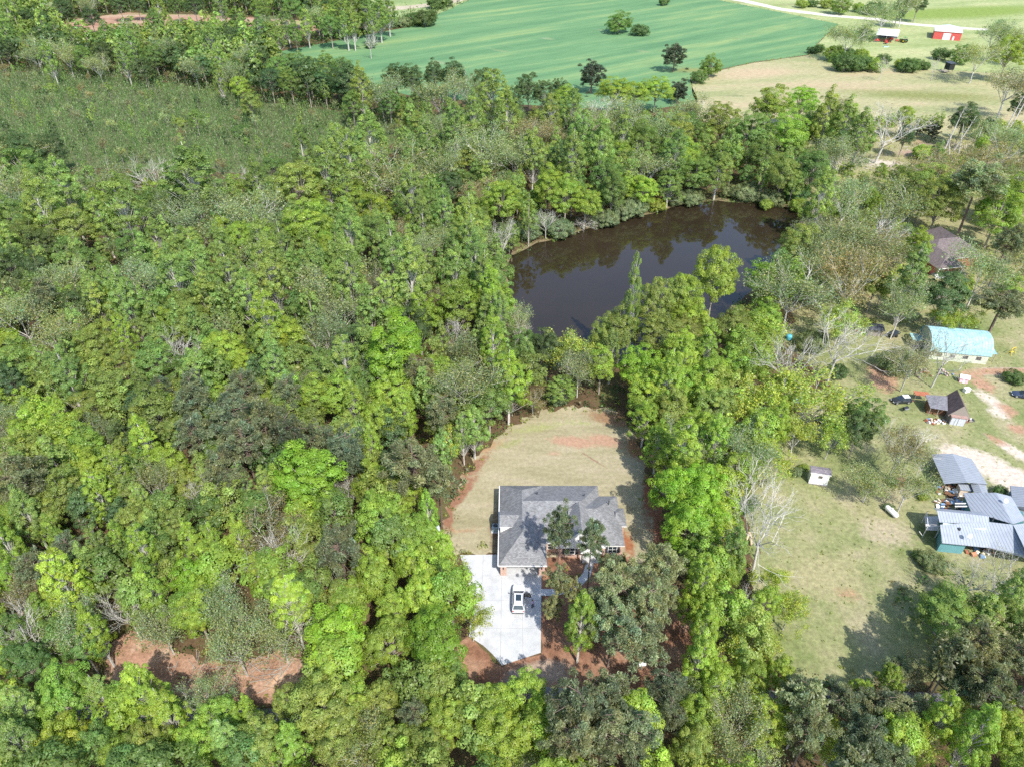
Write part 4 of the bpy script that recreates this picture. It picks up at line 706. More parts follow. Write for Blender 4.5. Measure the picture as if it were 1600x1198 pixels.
def mk(fam, v, low=0):
    """low: 0 full detail, 1 light, 2 middling"""
    L_ = lambda a, b, c: (a, b, c)[low]
    rng = np.random.default_rng(100*hash_(fam)+v+50*low); R, zc, H = DIM[fam]; segs = []; tips = []
    if fam in ('round', 'blob', 'bush'):
        hz = {'round': 5.5, 'blob': 4.4, 'bush': 2.7}[fam]; nl, per, sz = L_((140, 150, .215), (34, 26, .85), (70, 80, .36))
        C, N, S, ids, P = crown_dome(rng, R, zc, hz, nl, per, sz, zmin=-.55 if fam == 'round' else -.9, lr=L_((.11,.22), (.2,.34), (.15,.27)))
        segs.append(((0,0,0), (0,0,zc*.55), .24, .18)); segs.append(((0,0,zc*.55), (.1,0,zc+hz*.3), .18, .08))
        for p in P[::3 if not low else 6]: b0 = np.array([0,0,zc*rng.uniform(.45,.9)]); m_ = (b0+p)/2+np.array([0,0,.3]); segs += [(b0, m_, .06, .045), (m_, p, .045, .02)]
        T = tone_for(ids, len(C), rng)
    elif fam == 'tall':
        nl, per, sz = L_((165, 105, .21), (34, 24, .8), (80, 56, .35))
        C, N, S, ids, P = crown_dome(rng, R*.95, zc, 7.4, nl, per, sz, lr=L_((.09,.17), (.17,.28), (.12,.2)), zmin=-.8, pointy=.6, lz=1.3, upn=.15)
        segs.append(((0,0,0), (0,0,8), .26, .2)); segs.append(((0,0,8), (.15,0,19.0), .2, .03))
        for p in P[::2 if not low else 6]: b0 = np.array([0,0,max(3, p[2]-2.2-np.hypot(p[0],p[1])*1.3)]); segs.append((b0, p, .05, .02))
        T = tone_for(ids, len(C), rng, .15)
    elif fam in ('pine', 'cedar'):
        nl, per, sz = L_((95, 110, .42), (26, 26, 1.1), (50, 50, .62)); vr = 4.6 if fam == 'pine' else 5.4
        D = unit(nl, rng, -.7); P = D*rng.uniform(.45, .92, nl)[:,None]*np.array([R, R, vr])*(1+.16*rng.normal(size=nl))[:,None]; P[:,2] += zc; ids = np.repeat(np.arange(nl), per); n = nl*per
        d = unit(n, rng, -.35); C = P[ids]+d*rng.uniform(.25,.85,n)[:,None]*(.85 if not low else 1.1); N = np.cross(d, rng.normal(size=(n,3)))+d*.5+np.array([0,0,.35]); S = sz*rng.lognormal(0,.2,n)
        th = H*.97; segs.append(((0,0,0), (.1,0,th*.53), .24, .18)); segs.append(((.1,0,th*.53), (0,.1,th), .18, .03))
        for p in P[::1 if not low else 4]: b0 = np.array([0,0,max(zc*.5, p[2]-.6)]); segs.append((b0, p, .06, .025))
        T = tone_for(ids, n, rng, .22, .2, .06)
    else:
        tiltd = rng.normal(size=2)*.05; th = {'sparse': 5.2, 'open': 4.0, 'bare': 5.5}[fam]; top = np.array([tiltd[0]*th, tiltd[1]*th, th]); segs.append(((0,0,0), top, .2, .15))
        dep = L_(4, 2, 3) if fam == 'bare' else L_(3, 2, 2)
        k0 = 7
        for k in range(k0):
            a = 2*np.pi*k/k0+rng.uniform(-.4,.4); e_ = rng.uniform(.9, 1.9) if k else 6; d = np.array([np.cos(a), np.sin(a), e_]); st = top*rng.uniform(.72, 1.0)
            grow(rng, st, d, {'sparse': 3.9, 'open': 3.6, 'bare': 3.8}[fam]*rng.uniform(.85,1.15), .095, dep, segs, tips, .5, (3, 3) if not low else (2,3), .22, .74)
        tp = np.array([t[0] for t in tips if t[1] <= 1])
        if fam == 'bare': per, sz, sp_ = 1, .15, .5
        elif fam == 'sparse': per, sz, sp_ = L_((30, .25, .62), (12, .8, .9), (26, .45, .8))
        else: per, sz, sp_ = L_((26, .32, .5), (12, .85, .8), (26, .5, .7))
        n = len(tp)*per; ids = np.repeat(np.arange(len(tp)), per); C = tp[ids]+rng.normal(size=(n,3))*sp_*np.array([1,1,.7]); N = rng.normal(size=(n,3))+np.array([0,0,.6]); S = sz*rng.lognormal(0,.3,n)
        T = tone_for(ids, n, rng, .14, .22, .1)
    V = leaf_quads(C, N, S, rng, .62 if fam not in ('pine', 'cedar') else (.3 if not low else .45)); tq = tube_quads(segs, 4 if not low else 3)
    if low: return V, T, tq
    bark = {'pine': BARK_PINE, 'cedar': BARK_PINE, 'sparse': BARK_PALE, 'bare': BARK_PALE, 'tall': BARK_PALE, 'open': BARK_PALE}.get(fam, BARK)
    if fam == 'bare':   # the crown of a leafless tree is its branches
        nseg = 1; tt = tube_quads(segs[nseg:], 3); cm = quad_mesh('crown', V, T, [LEAF, bark], tt); tm = quad_mesh('trunk', tube_quads(segs[:nseg], 8), np.ones((len(tube_quads(segs[:nseg],8))//4, 4)), [bark])
    else: cm = quad_mesh('crown', V, T, [LEAF]); tm = quad_mesh('trunk', tq, np.ones((len(tq)//4, 4)), [bark])
    return cm, tm
def hash_(s): return sum(ord(c)*(i+1) for i, c in enumerate(s)) % 97
for fam, nv in (('round', 8), ('blob', 3), ('bush', 3), ('tall', 7), ('pine', 5), ('sparse', 5), ('open', 4), ('bare', 4), ('cedar', 3)):
    FAM[fam] = [mk(fam, v) for v in range(nv)]
    LOW[fam] = [mk(fam, v, 1) for v in range(2)]; MID[fam] = [mk(fam, v+5, 2) for v in range(3)]
# ------------------------------------------------------------------ the trees one can tell apart: (look, x, y, crown radius) read in 550-pixel windows of the photo
LOOK = {  # family, colour, object name, category, wording
 'l': ('round', (0.276,0.380,0.057), 'leafy_tree', 'tree', 'lime green leafy tree'),
 'L': ('round', (0.230,0.380,0.040), 'maple_tree', 'tree', 'broad vivid green tree'),
 'g': ('round', (0.167,0.259,0.063), 'leafy_tree', 'tree', 'mid green leafy tree'),
 'k': ('round', (0.092,0.149,0.052), 'leafy_tree', 'tree', 'dark green dense tree'),
 'o': ('round', (0.241,0.305,0.069), 'oak_tree', 'oak', 'olive green oak'),
 'm': ('tall', (.240,.335,.085), 'poplar_tree', 'poplar', 'pale green pointed poplar'),
 's': ('sparse', (0.253,0.305,0.138), 'ash_tree', 'tree', 'thin sage green tree'),
 'w': ('sparse', (0.276,0.253,0.127), 'budding_tree', 'tree', 'brownish budding tree'),
 'y': ('open', (0.380,0.448,0.092), 'hickory_tree', 'tree', 'open yellow-green tree'),
 'p': ('pine', (.195,.225,.12), 'pine_tree', 'pine tree', 'dark green pine'),
 'q': ('pine', (.28,.31,.16), 'pine_tree', 'pine tree', 'olive green pine'),
 'c': ('cedar', (.08,.11,.07), 'cedar_tree', 'cedar', 'dark green cedar'),
 'B': ('blob', (0.196,0.310,0.069), 'round_tree', 'tree', 'full green round tree'),
 'n': ('tall', (.265,.38,.055), 'young_tree', 'tree', 'slim lime green tree'),
 'b': ('bare', (0.230,0.265,0.103), 'bare_tree', 'bare tree', 'leafless grey tree'),
 'u': ('bush', (0.230,0.287,0.138), 'bush', 'bush', 'sage green bush'),
 'v': ('bush', (0.115,0.196,0.057), 'bush', 'bush', 'dark green bush'),
 'x': ('bush', (0.276,0.368,0.069), 'bush', 'bush', 'lime green bush'),
}
T_ = {}
T_[(0,0)] = '''s 20 690 90;k 90 690 95;g 100 760 80;k 230 680 60;m 290 850 100;m 190 950 95;s 60 830 90;s 440 820 80;m 560 940 100;b 700 810 75;g 880 830 150;s 850 960 90;s 1000 900 90;s 1120 950 110;b 1120 820 45;m 1170 840 70;o 1360 850 105;m 1370 680 60;m 1480 770 95;l 1400 1030 90;s 1270 1000 80;g 60 1000 80;o 100 1090 80;m 1010 1130 80;l 1100 1100 70;m 1190 1130 70;g 1280 1130 60;g 850 1110 70;m 710 1080 60;o 330 1050 85;k 190 1130 70;g 600 1130 75;l 1500 1160 60;m 450 980 70;s 20 930 70;g 1570 880 60;m 1540 700 70;g 1240 770 55;s 660 960 60
k 20 230 45;s 110 200 40;s 160 240 45;g 220 260 45;s 300 250 50;g 380 270 45;k 470 250 45;s 440 290 40;g 560 260 45;g 600 220 45;g 700 260 50;k 650 310 45;s 760 230 45;k 820 250 45;g 900 220 45;g 960 190 50;s 880 300 45;g 1000 280 50;k 1060 180 45;s 1130 260 50;k 1190 290 50;g 1270 310 55;k 1230 370 50;g 1340 290 50;g 1320 380 50;k 1400 330 55;g 1480 300 50;k 1470 380 50;g 1560 330 50;k 1560 400 45;g 1000 370 35;l 1090 400 40;o 1140 470 45;s 1060 330 45
m 250 130 30;m 330 170 35;m 110 170 30;k 290 50 45;k 410 80 40;s 400 20 35;m 480 150 30;g 700 100 35;m 720 40 40;m 780 130 30;k 880 30 45;g 1000 30 45;k 1080 100 28;k 1050 170 38;m 1100 130 35;g 1180 130 35;s 1210 100 35;g 1260 150 35;m 1300 100 40;g 1340 160 35;m 1390 100 40;s 1440 80 45;g 1500 130 45;m 1530 50 60;g 1570 110 40;k 620 20 35;k 120 90 45;m 40 70 45;m 30 140 40;k 200 100 35;g 1180 40 45;g 1330 40 50;k 540 20 40;g 800 30 35;m 60 30 40
x 815 560 32;g 890 550 30;v 1095 600 45;u 540 540 20;x 230 400 30;v 1130 500 35;u 180 400 30;v 700 370 25;u 1340 560 25;u 1450 560 30'''
T_[(530,0)] = '''m 10 60 45;m 60 50 55;m 120 45 60;m 180 60 55;m 220 40 45;g 60 110 40;g 150 105 35;u 240 100 35;u 290 100 35;v 345 85 42;v 390 85 52;v 440 10 45;v 490 12 25;b 138 195 26;v 140 205 24;c 1148 350 62;c 1525 258 56;B 1272 100 62;v 1365 138 38;v 1475 8 26;c 1545 418 36
k 30 370 75;s 190 400 80;g 100 400 60;k 260 360 60;k 330 370 60;s 460 430 80;k 520 350 60;k 430 350 50;s 600 410 70;k 650 370 60;m 700 430 85;k 860 410 60;k 780 460 50;k 930 440 50;k 1000 410 40;l 1030 440 60 .8;l 1250 430 75 .8;b 1210 500 90;m 1060 500 70;l 1340 425 65 .8;l 1440 410 70 .8;s 1320 540 80;g 360 470 50;g 60 480 50;g 230 480 45
m 610 540 60;m 760 520 80;m 530 600 80;s 450 600 60;m 140 650 100;w 870 590 80;m 960 540 60;m 1100 640 80;s 1170 580 70;g 1380 640 80;s 1460 580 70;k 1000 720 60;w 960 640 50
m 50 760 100;s 250 780 130;m 400 690 90;s 440 770 90;s 680 700 90;o 590 730 65;s 800 700 90;m 880 700 70;m 1060 720 80;m 1190 670 80;g 1210 810 80;s 1400 740 85;g 1530 700 80;m 1290 620 60
l 70 900 80;l 160 970 70;g 410 930 60;k 500 860 60;w 630 870 60;l 740 920 80;x 855 920 75;l 950 860 80;l 1030 900 70;l 1120 920 60;g 1240 870 70;l 1380 870 70;g 1500 830 80;l 1560 760 60;m 330 900 80
u 720 1100 75;b 740 1080 60;u 770 1040 60;u 850 1050 60;u 930 1010 60;b 940 1000 45;u 1000 1040 65;b 1110 1010 50;u 1210 990 60;u 1290 960 60;u 1350 930 70;x 1440 930 45;u 1530 900 50
m 50 1060 90;g 140 1080 80;w 270 1040 60;m 380 1000 65;m 480 980 65;m 590 1010 90;m 600 1120 80;m 240 1150 90;s 400 1130 70;m 520 1140 60'''
T_[(1050,0)] = '''x 590 18 28;v 635 15 26;x 700 18 30;B 770 22 46;x 850 35 30;v 920 40 42;s 965 60 62;s 1060 20 50;k 1120 20 40;k 1030 50 35;s 810 150 75;k 870 160 40;v 640 228 24;v 670 222 25;x 740 245 48;v 800 238 30;x 862 250 36;v 790 285 60;v 850 290 50;x 915 295 45;v 960 270 32;b 960 295 25;x 1040 290 30;v 1075 300 45;v 1110 295 36;v 1150 300 26;b 1200 300 22
v 1225 246 40;B 1320 245 46;s 1400 245 65;s 1470 150 60;s 1540 170 60;l 1530 250 70;w 1540 380 95;k 1585 480 45;B 178 298 50;v 125 352 38;c 30 420 36
s 100 490 60;o 230 560 80;l 450 490 80;L 590 460 66;g 360 610 80;m 700 540 80;m 790 560 85;g 600 570 80;l 520 620 85;m 860 600 80;b 975 570 110;l 1060 530 42;k 1060 620 42;c 1120 580 20;c 1155 582 20;c 1190 595 30;c 1430 580 34;k 1330 540 65;w 760 490 45
s 770 690 80;g 420 710 80;g 210 780 80;g 110 790 80;l 40 700 75;o 30 600 70;x 1140 690 50;w 1210 770 90;s 1540 640 85;w 1430 730 75;q 1390 840 120;o 1160 850 100;s 1080 900 90;o 1220 920 100;l 1490 960 105;l 1570 890 80;s 800 890 90;g 680 900 75;x 780 950 50;x 940 930 70;s 850 1050 120;b 965 1050 75;w 880 1110 90;o 590 1110 90;s 700 1130 95;l 1120 1120 60;p 1530 1100 75
u 340 870 65;u 440 900 55;x 580 935 45;v 570 880 60;u 270 870 45;u 90 900 55;x 430 930 35;m 1200 720 50;g 640 780 75;o 500 800 70'''
T_[(0,400)] = '''k 40 60 80;k 170 70 70;s 80 260 110;p 195 180 75;s 290 110 80;m 430 180 70;s 620 90 90;m 560 200 85;m 800 120 100;m 900 60 80;m 940 140 60;m 1040 90 85;m 1130 180 80;m 1240 90 95;s 1470 130 105;m 1430 60 80;s 1540 230 90;g 700 60 60
s 280 340 90;o 460 380 80;l 570 380 60;o 650 350 60;o 840 250 85;y 930 235 50;y 1030 235 50;l 780 300 60;o 880 330 80;l 1220 310 90;g 1110 230 60;l 1330 400 80;s 1470 370 80;g 1180 380 70;k 340 240 70
g 90 490 100;k 50 580 80;m 220 520 70;m 300 540 90;o 430 430 70;o 560 490 60;g 710 490 85;b 820 450 80;m 890 520 70;l 1020 440 90;l 1100 500 60;m 1250 490 75;g 1430 490 70;l 1560 510 70
m 640 590 50;o 510 620 105;p 740 620 55;p 885 640 90;l 990 600 50;p 1110 610 70;p 1310 620 65;l 1430 640 80;l 1550 640 85;s 1380 560 50
o 700 720 115;l 180 750 70;s 50 720 65;l 280 750 60;o 420 710 85;p 1050 740 100;p 1200 760 100;l 940 740 35;p 1310 810 95;l 1220 690 45;l 90 810 50;s 10 760 50
l 380 850 85;o 120 880 85;s 480 810 60;l 660 850 80;p 890 820 85;p 1110 860 100;g 790 800 60;p 1460 820 70;p 1560 890 80;p 980 800 70
p 100 1000 110;o 270 960 85;l 400 960 85;o 560 900 70;l 540 1000 75;l 760 950 80;m 930 1000 55;p 1010 960 85;L 1410 1010 145;p 1060 1030 60
p 30 1110 60;o 300 1080 95;l 450 1080 80;o 570 1070 80;s 720 1040 75;o 840 1040 65;b 905 1080 65;m 1100 1040 50;m 1205 1050 55;s 1180 1120 60;g 120 1160 80;b 1580 1050 50;g 650 1130 60'''
T_[(530,400)] = '''m 40 100 105;w 190 130 65;m 220 200 75;m 330 110 115;m 530 70 85;m 620 30 75;m 660 110 90;l 560 230 105;l 690 200 85;w 460 210 60;l 360 260 70;k 330 320 90;L 250 430 140;s 180 470 80;m 730 300 70;s 800 290 55;b 815 330 50;b 520 360 60;k 60 400 80;l 700 400 75;g 850 400 60;g 30 500 80;s 560 430 60;p 370 540 65;y 430 600 60;s 570 600 120;l 770 560 105;m 850 470 60;l 250 620 90;g 80 620 80;w 880 640 50;g 680 670 95;l 180 760 75;l 70 700 70;l 300 720 65;p 470 720 75;m 610 780 75;y 500 820 58;p 330 930 135;p 40 890 90;l 150 880 60;l 150 1040 90;l 290 1090 80;q 450 1030 75;l 150 1160 70;b 40 1080 50;l 400 1150 55;g 560 800 50
k 945 430 70;y 1040 400 90;s 1090 480 80;g 1010 600 75;l 1190 500 65;L 1365 510 88;o 1280 330 85;m 1330 215 42 .75;o 1420 250 80;o 1540 220 80;o 1460 370 95;o 1570 350 80;l 1400 640 85;l 1390 740 80;l 1500 580 90;l 1560 480 80;o 1510 700 85;l 1450 850 80;s 1580 850 85;l 1500 950 75;L 1540 1090 115;m 1240 420 55;u 1000 640 50;o 1200 370 60'''
T_[(1050,400)] = '''l 200 90 100;l 60 200 75;L 405 120 70;s 560 120 130;w 820 90 125;s 690 60 80;o 930 120 70;m 1090 100 85;k 1240 170 105;s 1410 70 95;p 1500 220 115 .6;s 1050 220 75;y 1240 275 45;y 1340 275 50;l 430 285 60;y 780 270 80;b 770 370 120;y 360 400 85;b 540 460 115;o 280 320 80;l 80 300 90;l 50 450 85;l 160 430 75;l 60 600 85;l 180 560 85;o 190 700 85;y 430 620 100;y 650 620 130;y 740 790 65;g 870 740 85;k 850 790 70;l 120 790 80;l 200 850 75;l 50 900 100;L 120 1090 115;s 330 850 105;b 340 1030 110;y 450 900 80;y 580 770 75;l 480 770 60;w 1060 860 80;b 1050 850 90;s 910 1010 80 .7;s 1090 1020 75;w 1100 460 75;u 1020 480 80;b 1250 430 85;v 1555 548 45;v 750 520 45;x 590 170 40;u 640 390 70;b 1120 440 50;v 330 1120 60;x 140 540 60;x 1140 1090 25;v 1490 1065 32;u 570 980 30;x 600 960 22'''
T_[(0,786)] = '''l 80 60 85;l 30 200 80;o 200 60 80;p 315 210 75;p 140 285 78;l 250 150 60;l 50 340 60;o 620 100 85;l 540 170 60;l 660 230 70;m 700 120 60;o 800 110 70;l 870 180 70;l 970 190 60;l 1100 190 75;w 1240 130 105;b 1270 240 95;o 1420 250 65;p 1540 190 105;g 460 220 70;l 300 380 105;g 410 300 70;w 100 410 75;b 130 590 90;l 200 500 75;l 440 400 60;b 570 480 85;l 680 400 80;L 880 350 85;s 1050 450 100;l 1180 340 60;l 1320 450 105;s 1260 570 100;L 1530 620 140;g 50 610 85;s 330 580 95;l 420 570 80;s 720 540 90;l 900 510 80;s 1060 620 110;g 130 740 90;g 380 660 70;l 290 880 125;g 120 950 100;l 640 850 105;l 760 960 105;g 460 870 70;s 930 870 75;l 1000 980 90;l 1130 940 45;o 1320 900 70;o 1480 950 145;g 1030 1080 90;o 700 1110 100;l 560 1000 60;l 900 1100 90;o 1200 1090 105;o 1550 1100 115;l 1330 1110 90;l 560 1140 80;g 100 1110 105;l 300 1100 105;g 440 1110 80;l 20 720 60;b 1560 400 50'''
T_[(530,786)] = '''l 200 100 105;l 350 150 95;l 460 200 65;l 160 330 100;l 250 480 80;l 330 280 85;l 390 440 95;y 500 310 85;y 600 470 65;s 430 380 60;l 230 650 105;L 450 650 135;g 520 780 60;o 460 860 95;o 180 900 85;p 340 970 65;l 60 930 95;l 480 990 105;s 70 1090 105;o 200 1080 95;o 380 1110 105;l 700 930 105;l 840 880 95;l 900 1010 85;l 740 1080 115;s 850 1130 85;p 1080 930 125;p 1230 890 110;p 1060 1090 115;p 1200 1040 125;p 1340 1030 105;p 1490 820 85;p 1500 950 80;p 1350 1150 75;y 1570 960 55
p 1000 125 72 1.3;p 1150 160 68 1.3;q 1000 350 60;q 970 480 45;n 1100 530 95;q 1280 380 115;q 1450 280 105;q 1250 520 105;q 1410 470 110;q 1350 620 115;q 1180 450 70;q 1480 420 65;q 1240 300 60;v 1245 252 12;v 1290 255 12;q 1060 390 45'''
T_[(1050,786)] = '''L 100 110 115;b 430 110 140;g 280 230 80;g 130 220 75;l 130 380 85;l 250 300 75;y 460 330 62;y 550 450 72;b 300 500 70;l 420 470 65;y 410 600 75;l 80 480 60;l 150 560 80;l 130 700 95;y 270 680 85;l 480 770 65;l 200 830 95;s 60 850 70;l 350 820 85;s 300 950 110;l 120 980 85;l 560 900 70;p 590 850 80;p 630 1030 95;l 430 1000 95;o 90 1110 95;s 300 1110 105;y 720 1020 55;y 720 1130 55;p 790 890 85 .62;l 990 790 65 .62;l 860 850 55 .62;p 960 930 105 .62;p 900 1060 105;p 1080 950 95 .62;w 1100 770 65 .62;p 1030 740 60 .62;p 1240 730 95 .62;g 1250 490 125 .62;g 1430 500 105 .62;b 1370 320 70;b 1500 310 85;g 1540 420 75;p 1400 640 105;p 1530 700 95;p 1470 840 105;p 1340 830 75;l 1220 980 85;y 1110 1090 75;y 1330 915 48;l 1370 1060 105;l 1500 1040 95;l 1570 1130 85;p 1010 1160 75;g 1570 560 65;u 1180 260 60;v 1120 240 30;u 990 20 25'''
PLACES = [(30,235,'at the photo edge behind pale trees'),(95,300,'around the tall pale poplar below the cutover'),(230,290,'by the forked white trunk below the cutover'),(305,285,'around the broad dark crown below the cutover'),(395,310,'beside the olive oak below the cutover'),(500,270,'where the cutover meets the pond woods'),
(25,400,'on the dark slope at the photo edge'),(110,420,'on the dark slope below the pale trees'),(220,440,'beside the long leaning white trunk'),(330,420,'above the yellow tipped oak'),(430,440,'among the minty poplars in the middle woods'),(515,460,'beside the pale trees of the middle woods'),(600,450,'behind the brightest round crown'),(690,430,'near the left bank of the pond'),(760,470,'at the left tip of the pond'),
(40,540,'in the dark hollow at the photo edge'),(120,590,'left of the upper pines'),(190,560,'above the olive slope'),(260,560,'left of the leafless tree in the middle woods'),(310,600,'round the top of the dark pine clump'),(400,590,'just above the dark pine clump'),(480,600,'right of the dark pine clump'),(560,580,'below the vivid yellow-green crown'),(620,560,'around the vivid yellow-green crown'),(700,590,'between that crown and the pond'),(775,590,'between the pond tip and the lawn'),
(30,700,'around the lone pine group at the edge'),(110,720,'right of the lone pine group'),(190,690,'on the olive slope in the woods'),(250,730,'left of the dark pine clump foot'),(350,680,'inside the dark pine clump'),(430,720,'below the dark pine clump'),(490,740,'around the big round emerald tree'),(560,700,'left of the lawn corner pine'),(640,710,'around the big pine beside the lawn'),(720,680,'on the lawn edge behind the red strip'),
(40,850,'near the two small pines of the lower woods'),(120,860,'by the grey-blue pines of the lower woods'),(220,850,'above the leaning grey trunks'),(320,840,'in the lower woods above the clearing'),(430,860,'beside the bright white leafless tree'),(530,850,'around the dark pine left of the drive'),(620,830,'on the wood edge beside the lawn'),(680,900,'overhanging the left side of the drive'),
(50,990,'around the bare grey tree at the edge'),(140,1000,'left of the red clay clearing'),(230,960,'leaning over the red clay clearing'),(340,980,'behind the red clay clearing'),(440,960,'by the white trunk beside the clearing'),(530,1000,'right of the red clay clearing'),(610,1000,'on the lower left of the drive'),(690,1010,'at the foot of the drive'),
(60,1130,'in the lower left corner'),(200,1110,'below the red clay clearing'),(330,1130,'below the hidden asphalt road'),(440,1150,'under the right end of the clearing'),(560,1130,'below the hidden road near the drive'),(680,1140,'at the bottom edge left of the drive'),(800,1120,'just below the end of the drive'),(930,1120,'below the red clay yard'),(1030,1100,'right of the pines below the yard'),
(875,850,'before the front of the brick house'),(875,950,'between the drive and the front walk'),(940,960,'in the red clay beside the walk'),(1010,950,'in the pine group right of the walk'),(1040,870,'right of the brick house corner'),
(850,590,'at the dark pond tip behind the lawn'),(900,610,'behind the top of the lawn'),(940,580,'on the near bank of the pond'),(990,530,'on the near bank beside the poking poplar'),(1040,500,'on the near bank where the pond widens'),(1110,440,'at the right end of the near bank'),(1180,440,'at the right bank of the pond'),(1000,660,'right of the shaded lawn'),(1060,620,'right of the lawn in the bright strip'),(1060,740,'in the bright strip beside the lawn'),(1080,820,'in the bright strip right of the house'),(1100,700,'between the strip and the yard'),(1130,600,'above the yellow-green yard edge trees'),
(1110,900,'below the strip beside the clay yard'),(1100,1010,'right of the clay yard'),(1110,1120,'at the bottom right of the clay yard'),(1180,780,'left of the white garden shed'),(1190,900,'left of the open lawn of the yard'),(1200,1010,'at the lower left of the yard'),(1200,1130,'at the bottom edge below the yard'),
(1270,570,'around the teal drum above the yard'),(1270,630,'around the tiny blue roofed shed'),(1330,560,'in the yard above the red patch'),(1350,660,'beside the black pickup truck'),(1300,735,'beside the white garden shed'),(1380,740,'around the maroon stove'),(1430,560,'left of the turquoise barn'),(1490,540,'in front of the turquoise barn'),(1500,490,'behind the turquoise barn'),(1590,590,'at the edge beyond the dirt track'),(1545,770,'behind the teal house'),
(1440,850,'beside the deck of the teal house'),(1540,910,'in front of the teal house'),(1480,960,'right of the open yard lawn'),(1570,1000,'at the edge below the teal house'),(1330,1060,'shading the bottom of the yard'),(1300,1140,'below the shaded yard bottom'),(1400,1080,'in the dark pine group below the yard'),(1450,1150,'at the bottom edge below the dark pines'),(1550,1070,'right of the dark pine group'),(1560,1160,'in the lower right corner'),
(1250,410,'right of the pond below its bare bank'),(1330,430,'in the budding trees right of the pond'),(1420,450,'left of the brown roofed house'),(1490,450,'in front of the brown roofed house'),(1560,430,'right of the brown roofed house'),(1560,350,'behind the brown roofed house'),(1470,330,'on the rough ground behind the house'),(1370,360,'by the grey branch heap'),(1300,330,'behind the bare bank of the pond'),(1250,230,'in the tall row behind the pond'),(1180,200,'left in the tall row behind the pond'),(1380,200,'by the tall bleached tree near the pasture'),(1450,200,'among the small cedars by the pasture'),(1570,200,'by the dead trunks near the pasture'),(1320,230,'at the pasture corner behind the pond'),
(1110,290,'on the far shore of the pond'),(1220,315,'on the far right shore of the pond'),(1010,330,'on the far shore beside grey bushes'),(900,350,'on the far left shore of the pond'),(800,370,'at the upper left bend of the pond'),(1080,230,'behind the far shore of the pond'),(960,240,'in the woods behind the pond'),(860,260,'above the yellow bush behind the pond'),(760,280,'left of the yellow bush behind the pond'),(700,350,'above the left bend of the pond'),(620,350,'in the pale grove left of the pond'),(620,270,'around the white trunk left of the pond'),(550,360,'at the left side of the pale grove'),
(560,140,'in the dark belt under the green field'),(650,150,'by the white double trunk in the belt'),(720,140,'in the dark belt beside white trunks'),(820,150,'at the right end of the dark belt'),(920,160,'just below the dark field pine'),(1000,150,'at the lower field corner'),(770,200,'below the dark belt'),(880,210,'by the brown tree below the belt'),(700,220,'below the small bare slope in the belt'),
(925,120,'at the lower edge of the green field'),(1055,90,'by the right pine in the green field'),(975,40,'alone in the middle of the green field'),(578,68,'alone at the left of the green field'),(1105,110,'at the corner of field and pasture'),(650,30,'at the upper left corner of the field'),(560,25,'in the grove above the field corner'),(700,5,'at the top of the green field'),(1040,3,'at the top edge beyond the field'),
(1300,15,'in the row along the gravel lane'),(1390,20,'beside the gravel lane bend'),(1330,55,'left of the white roofed shelter'),(1300,90,'in the left half of the farmyard hedge'),(1350,95,'in the middle of the farmyard hedge'),(1430,100,'in the right half of the farmyard hedge'),(1470,85,'below the red barn'),(1510,85,'right of the hunting box'),(1570,65,'at the edge right of the red barn'),(1580,130,'at the edge of the pasture'),
(100,25,'left of the red ploughed field'),(140,30,'in front of the red ploughed field'),(240,15,'behind the red ploughed field'),(330,20,'beyond the middle of the red field'),(450,20,'behind the right end of the red field'),(100,60,'below the left end of the red field'),(260,50,'below the middle of the red field'),(370,50,'beside the dark cedar below the red field'),(450,40,'at the right end of the red field'),(60,85,'at the upper left behind the cutover'),(170,90,'behind the middle of the cutover'),(280,90,'along the back edge of the cutover'),(350,100,'along the back of the cutover near the field'),(430,110,'at the left end of the dark belt'),(510,120,'in the dark belt left of the white trunks'),(370,150,'at the right back corner of the cutover'),
(290,200,'standing alone in the middle of the cutover'),(380,200,'near the right side of the cutover'),(200,190,'in the middle of the grey cutover brush'),(480,190,'in the right end of the cutover')]
ORD = ['', 'first', 'second', 'third', 'fourth', 'fifth', 'sixth', 'seventh', 'eighth', 'ninth', 'tenth', 'eleventh', 'twelfth', 'thirteenth', 'fourteenth']
trees = []; trng = random.Random(7)
for (ox, oy), txt in T_.items():
    for e in txt.replace('\n', ';').split(';'):
        q = e.split()
        if len(q) < 4: continue
        if q[0] == 'l' and (ox, oy) in ((0,400),(0,786),(1050,786),(1050,400),(530,400)) and trng.random() < .45: q[0] = 'n'
        if q[0] == 'g' and trng.random() < .3: q[0] = 'm'
        trees.append([q[0], ox+float(q[1])*.344, oy+float(q[2])*.344, float(q[3])*.344, float(q[4]) if len(q) > 4 else 1.0])
def place(look, px, py, rpx, hk=1.0):
    fam, col_, nm, cat, ph = LOOK[look]; R, zc, H = DIM[fam]; sxy = 1.0
    for _ in range(4):
        sz = sxy if fam == 'bush' else min(1.4, max(.34, sxy**.62))*hk; z = zc*sz; x, y = G(px, py, z); s_ = PX(x, y, z)[2]; sxy = max(.12, rpx*1.06/s_/R)
    return x, y, sxy, sz
groups = {}
for t in trees:
    near = min(PLACES, key=lambda p: (p[0]-t[1])**2+((p[1]-t[2])*1.15)**2); t.append(near[2]); groups.setdefault((LOOK[t[0]][4], near[2]), []).append(t)
N_ = {'left': 0}
